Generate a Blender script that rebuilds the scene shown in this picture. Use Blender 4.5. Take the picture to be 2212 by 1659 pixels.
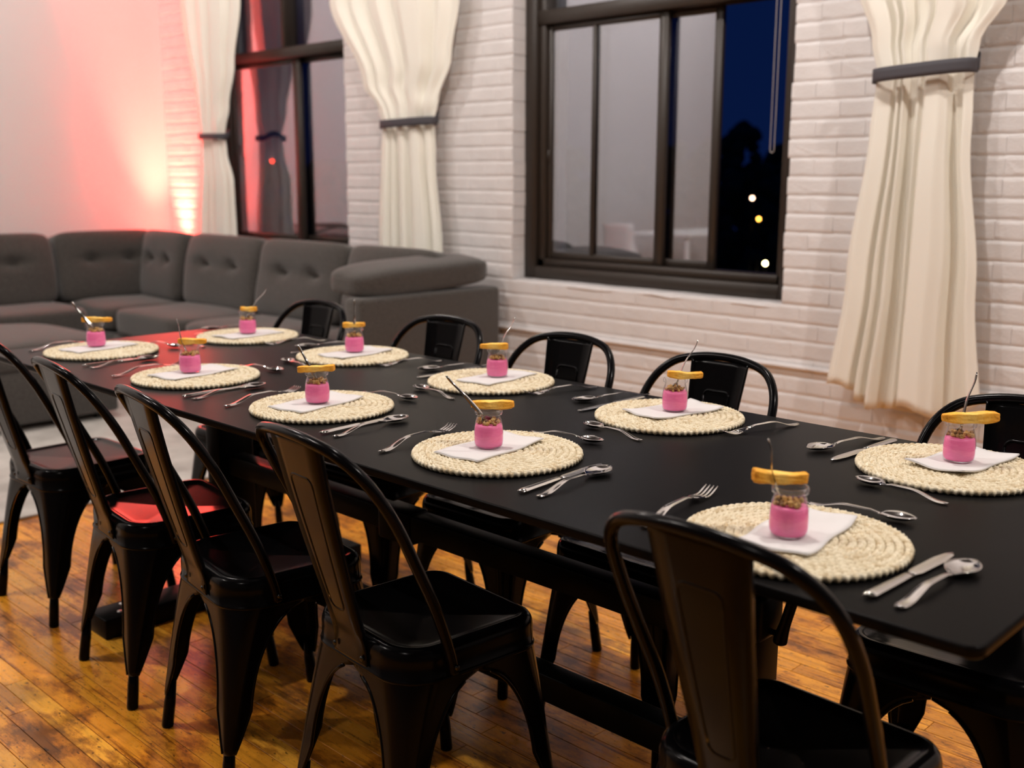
import bpy, bmesh, math, random
from mathutils import Vector, Matrix
random.seed(7)
sc = bpy.context.scene
for o in list(bpy.data.objects):
    bpy.data.objects.remove(o, do_unlink=True)
C = sc.collection
PI = math.pi

# ------------------------------------------------------------------ camera
F_PX, YAW, PITCH, ROLL = 2302.3, 0.76976, 0.19058, 0.0032
CAM = Vector((1.34114, -1.66909, 1.27735))
fw = Vector((-math.sin(YAW) * math.cos(PITCH), math.cos(YAW) * math.cos(PITCH), -math.sin(PITCH)))
rt = Vector((math.cos(YAW), math.sin(YAW), 0))
up = rt.cross(fw)
rt, up = (rt * math.cos(ROLL) + up * math.sin(ROLL)), (up * math.cos(ROLL) - rt * math.sin(ROLL))
cd = bpy.data.cameras.new('camera')
cam = bpy.data.objects.new('camera', cd)
C.objects.link(cam)
cam.matrix_world = Matrix(((rt.x, up.x, -fw.x, CAM.x), (rt.y, up.y, -fw.y, CAM.y), (rt.z, up.z, -fw.z, CAM.z), (0, 0, 0, 1)))
cd.sensor_width = 36.0
cd.lens = F_PX / 2212 * 36.0
cd.clip_start = 0.05
cd.clip_end = 500
cd.dof.use_dof = True
cd.dof.focus_distance = 2.15
cd.dof.aperture_fstop = 3.0
sc.camera = cam

def project(p):
    d = Vector(p) - CAM
    D = d.dot(fw)
    if D < 0.1:
        return None
    return (1106 + F_PX * d.dot(rt) / D, 829.5 - F_PX * d.dot(up) / D, D)

# ------------------------------------------------------------------ world, lights, exposure
vs = sc.view_settings
vs.view_transform = 'Standard'
vs.look = 'None'
vs.exposure = 0.0
vs.gamma = 1.0
vs.use_curve_mapping = False
w = bpy.data.worlds.new('dusk')
sc.world = w
w.use_nodes = True
nt = w.node_tree
nt.nodes.clear()
wo = nt.nodes.new('ShaderNodeOutputWorld')
bg = nt.nodes.new('ShaderNodeBackground')
tc = nt.nodes.new('ShaderNodeTexCoord')
sx = nt.nodes.new('ShaderNodeSeparateXYZ')
rp = nt.nodes.new('ShaderNodeValToRGB')
nt.links.new(tc.outputs['Generated'], sx.inputs[0])
nt.links.new(sx.outputs['Z'], rp.inputs[0])
rp.color_ramp.elements[0].position = 0.0
rp.color_ramp.elements[0].color = (0.0020, 0.0075, 0.042, 1)
rp.color_ramp.elements[1].position = 0.6
rp.color_ramp.elements[1].color = (0.0010, 0.0065, 0.038, 1)
nt.links.new(rp.outputs[0], bg.inputs[0])
nt.links.new(bg.outputs[0], wo.inputs[0])
bg.inputs[1].default_value = 1.0

def lamp(name, loc, watts, col, r=0.07, kind='POINT', size=None, aim=None, spot=None, blend=0.5):
    ld = bpy.data.lights.new(name, kind)
    ld.energy = watts
    ld.color = col
    if kind in ('POINT', 'SPOT'):
        ld.shadow_soft_size = r
    if kind == 'AREA':
        ld.shape = 'RECTANGLE'
        ld.size, ld.size_y = size
    if kind == 'SPOT':
        ld.spot_size = spot
        ld.spot_blend = blend
    o = bpy.data.objects.new(name, ld)
    C.objects.link(o)
    o.location = loc
    if aim is not None:
        o.rotation_euler = (Vector(aim) - Vector(loc)).to_track_quat('-Z', 'Y').to_euler()
    return o

WARM = (1.0, 0.91, 0.85)
# ceiling lamps of the loft; the left rear one is added for window reflections
for i, (x, y, e) in enumerate([(2.9, 0.36, 330), (-0.55, 0.36, 215), (-4.1, 0.36, 120), (-2.3, -1.9, 190), (-4.2, -3.4, 150), (0.5, -3.6, 75)]):
    lamp('ceiling_lamp', (x, y, 4.1), e, WARM, r=0.07)
# red wall-washer behind the sofa corner
lamp('red_uplight', (-5.86, 2.21, 0.56), 2300, (1.0, 0.045, 0.028), kind='SPOT', r=0.04, aim=(-6.0, 2.29, 2.9), spot=0.84, blend=1.0)
lamp('red_uplight', (-5.86, 2.21, 0.56), 130, (1.0, 0.045, 0.028), kind='SPOT', r=0.04, aim=(-5.92, 2.27, 2.0), spot=1.7, blend=1.0)

# ------------------------------------------------------------------ material helpers
def mat(name, base=(0.8, 0.8, 0.8), rough=0.5, metal=0.0, spec=0.5, **kw):
    m = bpy.data.materials.new(name)
    m.use_nodes = True
    b = m.node_tree.nodes['Principled BSDF']
    b.inputs['Base Color'].default_value = (*base, 1)
    b.inputs['Roughness'].default_value = rough
    b.inputs['Metallic'].default_value = metal
    b.inputs['Specular IOR Level'].default_value = spec
    for k, v in kw.items():
        b.inputs[k].default_value = v
    return m

def N(m, kind, **kw):
    n = m.node_tree.nodes.new(kind)
    for k, v in kw.items():
        if k in n.inputs:
            n.inputs[k].default_value = v
        else:
            setattr(n, k, v)
    return n

def L(m, a, b):
    m.node_tree.links.new(a, b)

def P(m):
    return m.node_tree.nodes['Principled BSDF']

def coords(m, kind='Object', scale=(1, 1, 1)):
    t = N(m, 'ShaderNodeTexCoord')
    mp = N(m, 'ShaderNodeMapping')
    mp.inputs['Scale'].default_value = scale
    if kind == 'World':
        g = N(m, 'ShaderNodeNewGeometry')
        L(m, g.outputs['Position'], mp.inputs[0])
    else:
        L(m, t.outputs[kind], mp.inputs[0])
    return mp.outputs[0]

def noise(m, vec, scale, detail=4, rough=0.55):
    n = N(m, 'ShaderNodeTexNoise')
    n.inputs['Scale'].default_value = scale
    n.inputs['Detail'].default_value = detail
    n.inputs['Roughness'].default_value = rough
    L(m, vec, n.inputs['Vector'])
    return n.outputs['Fac']

def bump(m, h, strength=0.2, dist=0.01):
    b = N(m, 'ShaderNodeBump')
    b.inputs['Strength'].default_value = strength
    b.inputs['Distance'].default_value = dist
    L(m, h, b.inputs['Height'])
    L(m, b.outputs[0], P(m).inputs['Normal'])
    return b

def ramp(m, fac, stops):
    r = N(m, 'ShaderNodeValToRGB')
    e = r.color_ramp.elements
    while len(e) < len(stops):
        e.new(0.5)
    for k, (p, c) in enumerate(stops):
        e[k].position = p
        e[k].color = (*c, 1)
    L(m, fac, r.inputs[0])
    return r.outputs[0]

def mixc(m, fac, a, b, mode='MIX'):
    x = N(m, 'ShaderNodeMix')
    x.data_type = 'RGBA'
    x.blend_type = mode
    if isinstance(fac, float):
        x.inputs[0].default_value = fac
    else:
        L(m, fac, x.inputs[0])
    for s, v in ((x.inputs[6], a), (x.inputs[7], b)):
        if isinstance(v, tuple):
            s.default_value = (*v, 1)
        else:
            L(m, v, s)
    return x.outputs[2]

# painted brick
M_brick = mat('painted_brick', (0.70, 0.67, 0.665), 0.5)
v = coords(M_brick, 'World')
L(M_brick, ramp(M_brick, noise(M_brick, v, 9, 5), [(0.3, (0.65, 0.625, 0.62)), (0.7, (0.71, 0.685, 0.68))]), P(M_brick).inputs['Base Color'])
nb = N(M_brick, 'ShaderNodeMath', operation='ADD')
L(M_brick, noise(M_brick, v, 22, 5), nb.inputs[0])
L(M_brick, noise(M_brick, v, 90, 3), nb.inputs[1])
bump(M_brick, nb.outputs[0], 0.35, 0.004)
M_dim_wall = mat('darkened_wall', (0.10, 0.095, 0.09), 0.7)  # unseen walls, colour darkened to keep the reflections dark
M_plaster = mat('white_plaster', (0.62, 0.60, 0.59), 0.55)
bump(M_plaster, noise(M_plaster, coords(M_plaster, 'World'), 60, 3), 0.05, 0.002)
M_ceiling = mat('dark_loft_ceiling', (0.035, 0.032, 0.030), 0.8)

# floor boards
def wood_floor(name):
    m = mat(name, (0.4, 0.2, 0.06), 0.3)
    g = N(m, 'ShaderNodeNewGeometry')
    oi = N(m, 'ShaderNodeObjectInfo')
    ad = N(m, 'ShaderNodeMath', operation='ADD')
    L(m, g.outputs['Random Per Island'], ad.inputs[0])
    L(m, oi.outputs['Random'], ad.inputs[1])
    fr = N(m, 'ShaderNodeMath', operation='FRACT')
    L(m, ad.outputs[0], fr.inputs[0])
    off = N(m, 'ShaderNodeMath', operation='MULTIPLY')
    L(m, fr.outputs[0], off.inputs[0])
    off.inputs[1].default_value = 7.3
    cb = N(m, 'ShaderNodeCombineXYZ')
    L(m, off.outputs[0], cb.inputs[0])
    L(m, off.outputs[0], cb.inputs[2])
    va = N(m, 'ShaderNodeVectorMath', operation='ADD')
    L(m, g.outputs['Position'], va.inputs[0])
    L(m, cb.outputs[0], va.inputs[1])
    mp = N(m, 'ShaderNodeMapping')
    mp.inputs['Scale'].default_value = (2.2, 38, 1)
    L(m, va.outputs[0], mp.inputs[0])
    grain = noise(m, mp.outputs[0], 1.6, 6, 0.6)
    base = ramp(m, fr.outputs[0], [(0.0, (0.58, 0.21, 0.016)), (0.35, (0.88, 0.37, 0.028)), (0.7, (0.74, 0.28, 0.020)), (1.0, (0.90, 0.43, 0.045))])
    gr = ramp(m, grain, [(0.28, (0.52, 0.46, 0.42)), (0.5, (1, 1, 1)), (0.8, (1.15, 1.1, 1.0))])
    c1 = mixc(m, 0.75, base, gr, 'MULTIPLY')
    # worn dark stains and nail dots
    vw = N(m, 'ShaderNodeMapping')
    vw.inputs['Scale'].default_value = (1, 2.2, 1)
    L(m, g.outputs['Position'], vw.inputs[0])
    st = noise(m, vw.outputs[0], 3.2, 8, 0.72)
    sr = ramp(m, st, [(0.49, (1, 1, 1)), (0.54, (0.62, 0.50, 0.42)), (0.60, (0.16, 0.10, 0.08))])
    c2 = mixc(m, 0.85, c1, sr, 'MULTIPLY')
    vd = N(m, 'ShaderNodeMapping')
    vd.inputs['Scale'].default_value = (0.6, 1.3, 1)
    L(m, g.outputs['Position'], vd.inputs[0])
    dt = noise(m, vd.outputs[0], 70, 3, 0.6)
    dr = ramp(m, dt, [(0.63, (1, 1, 1)), (0.67, (0.08, 0.05, 0.04))])
    c3 = mixc(m, 0.8, c2, dr, 'MULTIPLY')
    ms = N(m, 'ShaderNodeMapping')
    ms.inputs['Scale'].default_value = (1.6, 60, 1)
    L(m, va.outputs[0], ms.inputs[0])
    sk = noise(m, ms.outputs[0], 1.9, 5, 0.65)
    c4 = mixc(m, 0.85, c3, ramp(m, sk, [(0.57, (1, 1, 1)), (0.66, (0.30, 0.20, 0.15))]), 'MULTIPLY')
    L(m, c4, P(m).inputs['Base Color'])
    rr = N(m, 'ShaderNodeMapRange')
    rr.inputs[3].default_value = 0.16
    rr.inputs[4].default_value = 0.42
    L(m, st, rr.inputs[0])
    L(m, rr.outputs[0], P(m).inputs['Roughness'])
    P(m).inputs['Coat Weight'].default_value = 0.2
    P(m).inputs['Coat Roughness'].default_value = 0.12
    bump(m, grain, 0.12, 0.002)
    return m
M_floor = wood_floor('varnished_old_boards')
M_gap = mat('board_gap', (0.012, 0.007, 0.004), 0.8)

M_rug = mat('pale_rug', (0.46, 0.43, 0.40), 0.95, spec=0.1)
v = coords(M_rug, 'World')
L(M_rug, ramp(M_rug, noise(M_rug, v, 5, 6), [(0.35, (0.40, 0.37, 0.34)), (0.65, (0.56, 0.53, 0.49))]), P(M_rug).inputs['Base Color'])
bump(M_rug, noise(M_rug, v, 220, 2), 0.5, 0.004)

M_table = mat('black_laminate', (0.0045, 0.004, 0.004), 0.6, spec=0.0)
def satin_sheen(m, r0, r1, power, rough):
    n = m.node_tree
    out = [x for x in n.nodes if x.type == 'OUTPUT_MATERIAL'][0]
    lw = n.nodes.new('ShaderNodeLayerWeight')
    pw = n.nodes.new('ShaderNodeMath')
    pw.operation = 'POWER'
    n.links.new(lw.outputs['Facing'], pw.inputs[0])
    pw.inputs[1].default_value = power
    ma = n.nodes.new('ShaderNodeMath')
    ma.operation = 'MULTIPLY_ADD'
    n.links.new(pw.outputs[0], ma.inputs[0])
    ma.inputs[1].default_value = r1
    ma.inputs[2].default_value = r0
    gl = n.nodes.new('ShaderNodeBsdfGlossy')
    gl.inputs['Roughness'].default_value = rough
    gl.inputs['Color'].default_value = (1, 1, 1, 1)
    mx = n.nodes.new('ShaderNodeMixShader')
    n.links.new(ma.outputs[0], mx.inputs[0])
    n.links.new(P(m).outputs[0], mx.inputs[1])
    n.links.new(gl.outputs[0], mx.inputs[2])
    n.links.new(mx.outputs[0], out.inputs[0])
satin_sheen(M_table, 0.005, 0.50, 7.5, 0.30)
M_frame_black = mat('black_steel_matte', (0.0032, 0.0030, 0.0030), 0.6, spec=0.0)
satin_sheen(M_frame_black, 0.008, 0.4, 5.0, 0.35)
M_chair = mat('black_powder_coat', (0.0022, 0.0020, 0.0024), 0.6, spec=0.0)
satin_sheen(M_chair, 0.007, 0.60, 4.2, 0.19)
M_rivet = mat('steel_rivet', (0.05, 0.05, 0.05), 0.25, metal=1.0)
M_bolt = mat('bright_bolt', (0.7, 0.68, 0.66), 0.3, metal=1.0)
M_rubber = mat('black_rubber', (0.006, 0.006, 0.006), 0.6)
M_steel = mat('polished_steel', (0.46, 0.445, 0.435), 0.06, metal=1.0)
M_steel2 = mat('brushed_steel_handle', (0.46, 0.44, 0.42), 0.11, metal=1.0)

# braided husk
M_husk = mat('braided_corn_husk', (0.75, 0.65, 0.45), 0.62, spec=0.3)
at = N(M_husk, 'ShaderNodeVertexColor')
at.layer_name = 'husk'
hb = ramp(M_husk, at.outputs['Color'], [(0.0, (0.53, 0.42, 0.26)), (0.25, (0.71, 0.625, 0.45)), (0.8, (0.79, 0.72, 0.555)), (1.0, (0.62, 0.49, 0.30))])
hv = coords(M_husk, 'Object')
hn = noise(M_husk, hv, 140, 4)
L(M_husk, mixc(M_husk, 0.5, hb, ramp(M_husk, hn, [(0.35, (0.72, 0.66, 0.56)), (0.6, (1, 1, 1))]), 'MULTIPLY'), P(M_husk).inputs['Base Color'])
bump(M_husk, noise(M_husk, hv, 420, 3), 0.5, 0.0012)

M_napkin = mat('white_paper_napkin', (0.64, 0.625, 0.62), 0.8, spec=0.2)
bump(M_napkin, noise(M_napkin, coords(M_napkin), 55, 4), 0.12, 0.003)

def thin_glass(name, ior, tint, rough=0.0):  # ior: reflectance at normal incidence
    m = bpy.data.materials.new(name)
    m.use_nodes = True
    n = m.node_tree
    n.nodes.clear()
    o = n.nodes.new('ShaderNodeOutputMaterial')
    mx = n.nodes.new('ShaderNodeMixShader')
    lw = n.nodes.new('ShaderNodeLayerWeight')
    lw.inputs[0].default_value = 0.5
    pw = n.nodes.new('ShaderNodeMath')
    pw.operation = 'POWER'
    n.links.new(lw.outputs['Facing'], pw.inputs[0])
    pw.inputs[1].default_value = 4.0
    fr = n.nodes.new('ShaderNodeMath')
    fr.operation = 'MULTIPLY_ADD'
    n.links.new(pw.outputs[0], fr.inputs[0])
    fr.inputs[1].default_value = (1 - ior) * 0.8
    fr.inputs[2].default_value = ior
    t = n.nodes.new('ShaderNodeBsdfTransparent')
    t.inputs[0].default_value = (*tint, 1)
    g = n.nodes.new('ShaderNodeBsdfGlossy')
    g.inputs['Roughness'].default_value = rough
    g.inputs['Color'].default_value = (0.92, 0.94, 1.0, 1)
    n.links.new(fr.outputs[0], mx.inputs[0])
    n.links.new(t.outputs[0], mx.inputs[1])
    n.links.new(g.outputs[0], mx.inputs[2])
    n.links.new(mx.outputs[0], o.inputs[0])
    return m
M_jar = thin_glass('clear_jar_glass', 0.04, (0.98, 0.98, 0.98), 0.02)
M_pane = thin_glass('coated_window_glass', 0.40, (0.75, 0.77, 0.82), 0.01)
M_pink = mat('pink_pudding', (0.80, 0.145, 0.33), 0.42)
P(M_pink).inputs['Subsurface Radius'].default_value = (0.004, 0.002, 0.002)
L(M_pink, ramp(M_pink, noise(M_pink, coords(M_pink, 'Object', (1, 1, 4)), 60, 4), [(0.3, (0.86, 0.150, 0.37)), (0.7, (0.92, 0.200, 0.43))]), P(M_pink).inputs['Base Color'])
M_gran = mat('toasted_granola', (0.35, 0.18, 0.05), 0.55)
gi = N(M_gran, 'ShaderNodeNewGeometry')
L(M_gran, ramp(M_gran, gi.outputs['Random Per Island'], [(0.0, (0.16, 0.06, 0.015)), (0.4, (0.50, 0.26, 0.06)), (0.75, (0.66, 0.42, 0.15)), (1.0, (0.30, 0.18, 0.04))]), P(M_gran).inputs['Base Color'])
M_toast = mat('golden_toast', (0.80, 0.40, 0.06), 0.65, spec=0.25)
v = coords(M_toast, 'Generated')
sp = N(M_toast, 'ShaderNodeSeparateXYZ')
L(M_toast, v, sp.inputs[0])
ab = N(M_toast, 'ShaderNodeMath', operation='SUBTRACT')
L(M_toast, sp.outputs['X'], ab.inputs[0])
ab.inputs[1].default_value = 0.5
aa = N(M_toast, 'ShaderNodeMath', operation='ABSOLUTE')
L(M_toast, ab.outputs[0], aa.inputs[0])
tn = noise(M_toast, coords(M_toast, 'Object'), 110, 4)
sm = N(M_toast, 'ShaderNodeMath', operation='MULTIPLY_ADD')
L(M_toast, tn, sm.inputs[0])
sm.inputs[1].default_value = 0.5
L(M_toast, aa.outputs[0], sm.inputs[2])
L(M_toast, ramp(M_toast, sm.outputs[0], [(0.30, (0.95, 0.60, 0.14)), (0.55, (0.93, 0.46, 0.055)), (0.85, (0.70, 0.26, 0.02))]), P(M_toast).inputs['Base Color'])
bump(M_toast, tn, 0.6, 0.003)

M_sofa = mat('charcoal_sofa_fabric', (0.075, 0.072, 0.068), 0.95, spec=0.15)
P(M_sofa).inputs['Sheen Weight'].default_value = 0.35
P(M_sofa).inputs['Sheen Roughness'].default_value = 0.5
v = coords(M_sofa, 'World')
L(M_sofa, ramp(M_sofa, noise(M_sofa, v, 130, 3), [(0.35, (0.042, 0.037, 0.033)), (0.65, (0.076, 0.068, 0.061))]), P(M_sofa).inputs['Base Color'])
bump(M_sofa, noise(M_sofa, v, 300, 3), 0.4, 0.003)

def cloth(name, col):
    m = mat(name, col, 0.85, spec=0.15)
    n = m.node_tree
    out = [x for x in n.nodes if x.type == 'OUTPUT_MATERIAL'][0]
    tr = n.nodes.new('ShaderNodeBsdfTranslucent')
    tr.inputs[0].default_value = (*col, 1)
    mx = n.nodes.new('ShaderNodeMixShader')
    mx.inputs[0].default_value = 0.12
    n.links.new(P(m).outputs[0], mx.inputs[1])
    n.links.new(tr.outputs[0], mx.inputs[2])
    n.links.new(mx.outputs[0], out.inputs[0])
    bump(m, noise(m, coords(m, 'World'), 500, 2), 0.1, 0.001)
    return m
M_curtain = cloth('cream_curtain', (0.90, 0.875, 0.79))
M_band = mat('slate_tieback', (0.055, 0.052, 0.062), 0.7)
M_wframe = mat('bronze_window_frame', (0.026, 0.0185, 0.0135), 0.42)
M_cord = mat('grey_bead_cord', (0.35, 0.33, 0.33), 0.4)
M_leaf = mat('night_foliage', (0.03, 0.04, 0.02), 0.9)
M_bark = mat('bark', (0.03, 0.022, 0.015), 0.9)
M_asphalt = mat('night_ground', (0.03, 0.03, 0.03), 0.9)

def emit(name, col, s):
    m = bpy.data.materials.new(name)
    m.use_nodes = True
    b = P(m)
    b.inputs['Base Color'].default_value = (0, 0, 0, 1)
    b.inputs['Emission Color'].default_value = (*col, 1)
    b.inputs['Emission Strength'].default_value = s
    return m
M_white_table = mat('white_laminate', (0.8, 0.79, 0.77), 0.35)

# ------------------------------------------------------------------ mesh helpers
def new_mesh(name, verts, faces, smooth=True):
    me = bpy.data.meshes.new(name)
    me.from_pydata([tuple(q) for q in verts], [], faces)
    me.update()
    if smooth:
        me.polygons.foreach_set('use_smooth', [True] * len(me.polygons))
    return me

def obj(name, me, m=None, parent=None, loc=None):
    o = bpy.data.objects.new(name, me)
    C.objects.link(o)
    if m is not None and me is not None and len(me.materials) == 0:
        me.materials.append(m)
    if parent is not None:
        o.parent = parent
    if loc is not None:
        o.location = loc
    return o

def tag(o, label=None, cat=None, group=None, kind=None):
    if label: o['label'] = label
    if cat: o['category'] = cat
    if group: o['group'] = group
    if kind: o['kind'] = kind
    return o

def empty(name, loc=(0, 0, 0), rz=0.0):
    o = bpy.data.objects.new(name, None)
    C.objects.link(o)
    o.empty_display_size = 0.1
    o.location = loc
    o.rotation_euler = (0, 0, rz)
    return o

def copy_tree(o, parent=None):
    c = o.copy()
    C.objects.link(c)
    c.parent = parent
    for ch in list(o.children):
        copy_tree(ch, c)
    return c

class MB:
    def __init__(s):
        s.v, s.f = [], []
    def add(s, v, f):
        b = len(s.v)
        s.v += [tuple(q) for q in v]
        s.f += [[b + k for k in q] for q in f]
        return s
    def box(s, x0, x1, y0, y1, z0, z1):
        v = [(x, y, z) for z in (z0, z1) for y in (y0, y1) for x in (x0, x1)]
        return s.add(v, [(0, 2, 3, 1), (4, 5, 7, 6), (0, 1, 5, 4), (2, 6, 7, 3), (0, 4, 6, 2), (1, 3, 7, 5)])
    def tube(s, path, r, n=8, closed=False, caps=True):
        pts = [Vector(q) for q in path]
        m = len(pts)
        rad = r if isinstance(r, (list, tuple)) else [r] * m
        rings = []
        prev = None
        for i in range(m):
            if closed:
                t = pts[(i + 1) % m] - pts[i - 1]
            else:
                t = pts[min(i + 1, m - 1)] - pts[max(i - 1, 0)]
            t.normalize()
            if prev is None:
                a = Vector((0, 0, 1)) if abs(t.z) < 0.9 else Vector((1, 0, 0))
                nrm = (a - t * a.dot(t)).normalized()
            else:
                nrm = (prev - t * prev.dot(t)).normalized()
            prev = nrm
            bn = t.cross(nrm)
            rings.append([pts[i] + (nrm * math.cos(2 * PI * k / n) + bn * math.sin(2 * PI * k / n)) * rad[i] for k in range(n)])
        v = [q for rg in rings for q in rg]
        f = []
        for i in range(m if closed else m - 1):
            j = (i + 1) % m
            for k in range(n):
                f.append((i * n + k, i * n + (k + 1) % n, j * n + (k + 1) % n, j * n + k))
        if caps and not closed:
            f.append(tuple(range(n - 1, -1, -1)))
            f.append(tuple(range((m - 1) * n, m * n)))
        return s.add(v, f)
    def lathe(s, prof, n=24, cx=0, cy=0):
        v, f = [], []
        for (r, z) in prof:
            for k in range(n):
                v.append((cx + r * math.cos(2 * PI * k / n), cy + r * math.sin(2 * PI * k / n), z))
        for i in range(len(prof) - 1):
            for k in range(n):
                f.append((i * n + k, i * n + (k + 1) % n, (i + 1) * n + (k + 1) % n, (i + 1) * n + k))
        return s.add(v, f)
    def mesh(s, name, smooth=False):
        return new_mesh(name, s.v, s.f, smooth)

def bevel(me, off, seg=2, angle=0.6):
    bm = bmesh.new()
    bm.from_mesh(me)
    bmesh.ops.recalc_face_normals(bm, faces=bm.faces)
    es = [e for e in bm.edges if len(e.link_faces) == 2 and e.calc_face_angle(0) > angle]
    bmesh.ops.bevel(bm, geom=es, offset=off, segments=seg, profile=0.5, affect='EDGES', clamp_overlap=True)
    for f in bm.faces:
        f.smooth = True
    bm.to_mesh(me)
    bm.free()
    return me

def recalc(me):
    bm = bmesh.new()
    bm.from_mesh(me)
    bmesh.ops.remove_doubles(bm, verts=bm.verts, dist=1e-6)
    bmesh.ops.recalc_face_normals(bm, faces=bm.faces)
    bm.to_mesh(me)
    bm.free()
    return me

def boxmesh(name, x0, x1, y0, y1, z0, z1, bv=0.0, seg=2):
    me = MB().box(x0, x1, y0, y1, z0, z1).mesh(name)
    if bv:
        bevel(me, bv, seg)
    return me

def sheet(name, grid, thick, closed_u=False):
    """grid[i][j] points -> solid sheet with thickness along the vertex normals"""
    nu, nv = len(grid), len(grid[0])
    P0 = [[Vector(q) for q in row] for row in grid]
    v, f = [], []
    def nrm(i, j):
        a = P0[min(i + 1, nu - 1)][j] - P0[max(i - 1, 0)][j]
        b = P0[i][min(j + 1, nv - 1)] - P0[i][max(j - 1, 0)]
        n = a.cross(b)
        return n.normalized() if n.length > 1e-12 else Vector((0, 0, 1))
    for s in (1, -1):
        for i in range(nu):
            for j in range(nv):
                v.append(P0[i][j] + nrm(i, j) * (thick / 2 * s))
    o = nu * nv
    idx = lambda i, j: i * nv + j
    for i in range(nu - 1):
        for j in range(nv - 1):
            f.append((idx(i, j), idx(i + 1, j), idx(i + 1, j + 1), idx(i, j + 1)))
            f.append((o + idx(i, j), o + idx(i, j + 1), o + idx(i + 1, j + 1), o + idx(i + 1, j)))
    for i in range(nu - 1):
        f.append((idx(i, 0), o + idx(i, 0), o + idx(i + 1, 0), idx(i + 1, 0)))
        f.append((idx(i, nv - 1), idx(i + 1, nv - 1), o + idx(i + 1, nv - 1), o + idx(i, nv - 1)))
    for j in range(nv - 1):
        f.append((idx(0, j), idx(0, j + 1), o + idx(0, j + 1), o + idx(0, j)))
        f.append((idx(nu - 1, j), o + idx(nu - 1, j), o + idx(nu - 1, j + 1), idx(nu - 1, j + 1)))
    return new_mesh(name, v, f)

def catmull(pts, n=6):
    pts = [Vector(q) for q in pts]
    out = []
    for i in range(len(pts) - 1):
        p0, p1, p2, p3 = pts[max(i - 1, 0)], pts[i], pts[i + 1], pts[min(i + 2, len(pts) - 1)]
        for k in range(n):
            t = k / n
            out.append(0.5 * ((2 * p1) + (p2 - p0) * t + (2 * p0 - 5 * p1 + 4 * p2 - p3) * t * t + (3 * p1 - p0 - 3 * p2 + p3) * t ** 3))
    out.append(pts[-1])
    return out

def interp(keys, t):
    if t <= keys[0][0]:
        return keys[0][1]
    for (a, va), (b, vb) in zip(keys, keys[1:]):
        if t <= b:
            u = (t - a) / (b - a)
            u = u * u * (3 - 2 * u)
            return va + (vb - va) * u
    return keys[-1][1]

def lin(keys, t):
    if t <= keys[0][0]:
        return keys[0][1]
    for (a, va), (b, vb) in zip(keys, keys[1:]):
        if t <= b:
            return va + (vb - va) * (t - a) / (b - a)
    return keys[-1][1]

# ================================================================== THE ROOM
XL, XR, YB, YF, ZC = -6.12, 5.6, 2.35, -6.2, 4.6
TT = 0.743                                   # table top height

# ---- floor
flo = obj('floor', MB().box(XL - 0.3, XR + 0.3, YF - 0.3, YB + 0.5, -0.10, -0.004).mesh('floor'), M_gap)
tag(flo, kind='structure')
PW = 0.0572
planks = []
row = 0
y = -2.3
while y < YB - 0.01:
    x = -3.3 - random.random() * 0.9
    while x < 3.2:
        ln = random.choice((0.55, 0.75, 0.95, 1.2, 1.5))
        planks.append((x, y, ln))
        x += ln
    y += PW
plank_mesh = {}
for ln in (0.55, 0.75, 0.95, 1.2, 1.5):
    me = MB()
    g, b = 0.0010, 0.0004
    X0, X1, Y0, Y1 = g, ln - g, g, PW - g
    me.add([(X0, Y0, -0.004), (X1, Y0, -0.004), (X1, Y1, -0.004), (X0, Y1, -0.004),
            (X0, Y0, -b), (X1, Y0, -b), (X1, Y1, -b), (X0, Y1, -b),
            (X0 + b, Y0 + b, 0), (X1 - b, Y0 + b, 0), (X1 - b, Y1 - b, 0), (X0 + b, Y1 - b, 0)],
           [(0, 1, 5, 4), (1, 2, 6, 5), (2, 3, 7, 6), (3, 0, 4, 7), (4, 5, 9, 8), (5, 6, 10, 9), (6, 7, 11, 10), (7, 4, 8, 11), (8, 9, 10, 11)])
    plank_mesh[ln] = me.mesh('plank')
    plank_mesh[ln].materials.append(M_floor)
def seen(ptsz):
    q = [project(t) for t in ptsz]
    q = [t for t in q if t]
    if not q:
        return 0
    xs = [min(max(t[0], 0), 2212) for t in q]
    ys = [min(max(t[1], 0), 1659) for t in q]
    return (max(xs) - min(xs)) * (max(ys) - min(ys)) / max(1, 1)
sc_pl = []
for (x, y, ln) in planks:
    a = 0
    for k in range(6):
        t = project((x + ln * (k + 0.5) / 6, y + PW / 2, 0))
        if t and 0 < t[0] < 2212 and 700 < t[1] < 1659 and x + ln * (k + 0.5) / 6 > -2.75:
            a += ln / 6 * F_PX / t[2]
    sc_pl.append((a, x, y, ln))
sc_pl.sort(reverse=True)
rest = MB()
for k, (a, x, y, ln) in enumerate(sc_pl):
    if k < 290 and a > 10:
        o = obj('plank', plank_mesh[ln], None, flo, (x, y, 0))
    else:
        me = plank_mesh[ln]
        rest.add([(q.co.x + x, q.co.y + y, q.co.z) for q in me.vertices], [tuple(pp.vertices) for pp in me.polygons])
# boards in the rest of the room
y = YF
while y < -2.3 - PW:
    x = XL - random.random()
    while x < XR:
        ln = random.uniform(0.8, 2.0)
        rest.box(x + 0.001, min(x + ln, XR) - 0.001, y + 0.001, y + PW - 0.001, -0.004, 0)
        x += ln
    y += PW
tag(obj('planks', rest.mesh('planks'), M_floor, flo), kind='stuff')

rug = obj('rug', boxmesh('rug', -6.05, -2.69, -1.55, 2.3, 0.0, 0.012, 0.004), M_rug)
tag(rug, 'pale grey rug under the sectional sofa at the left', 'rug')

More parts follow.
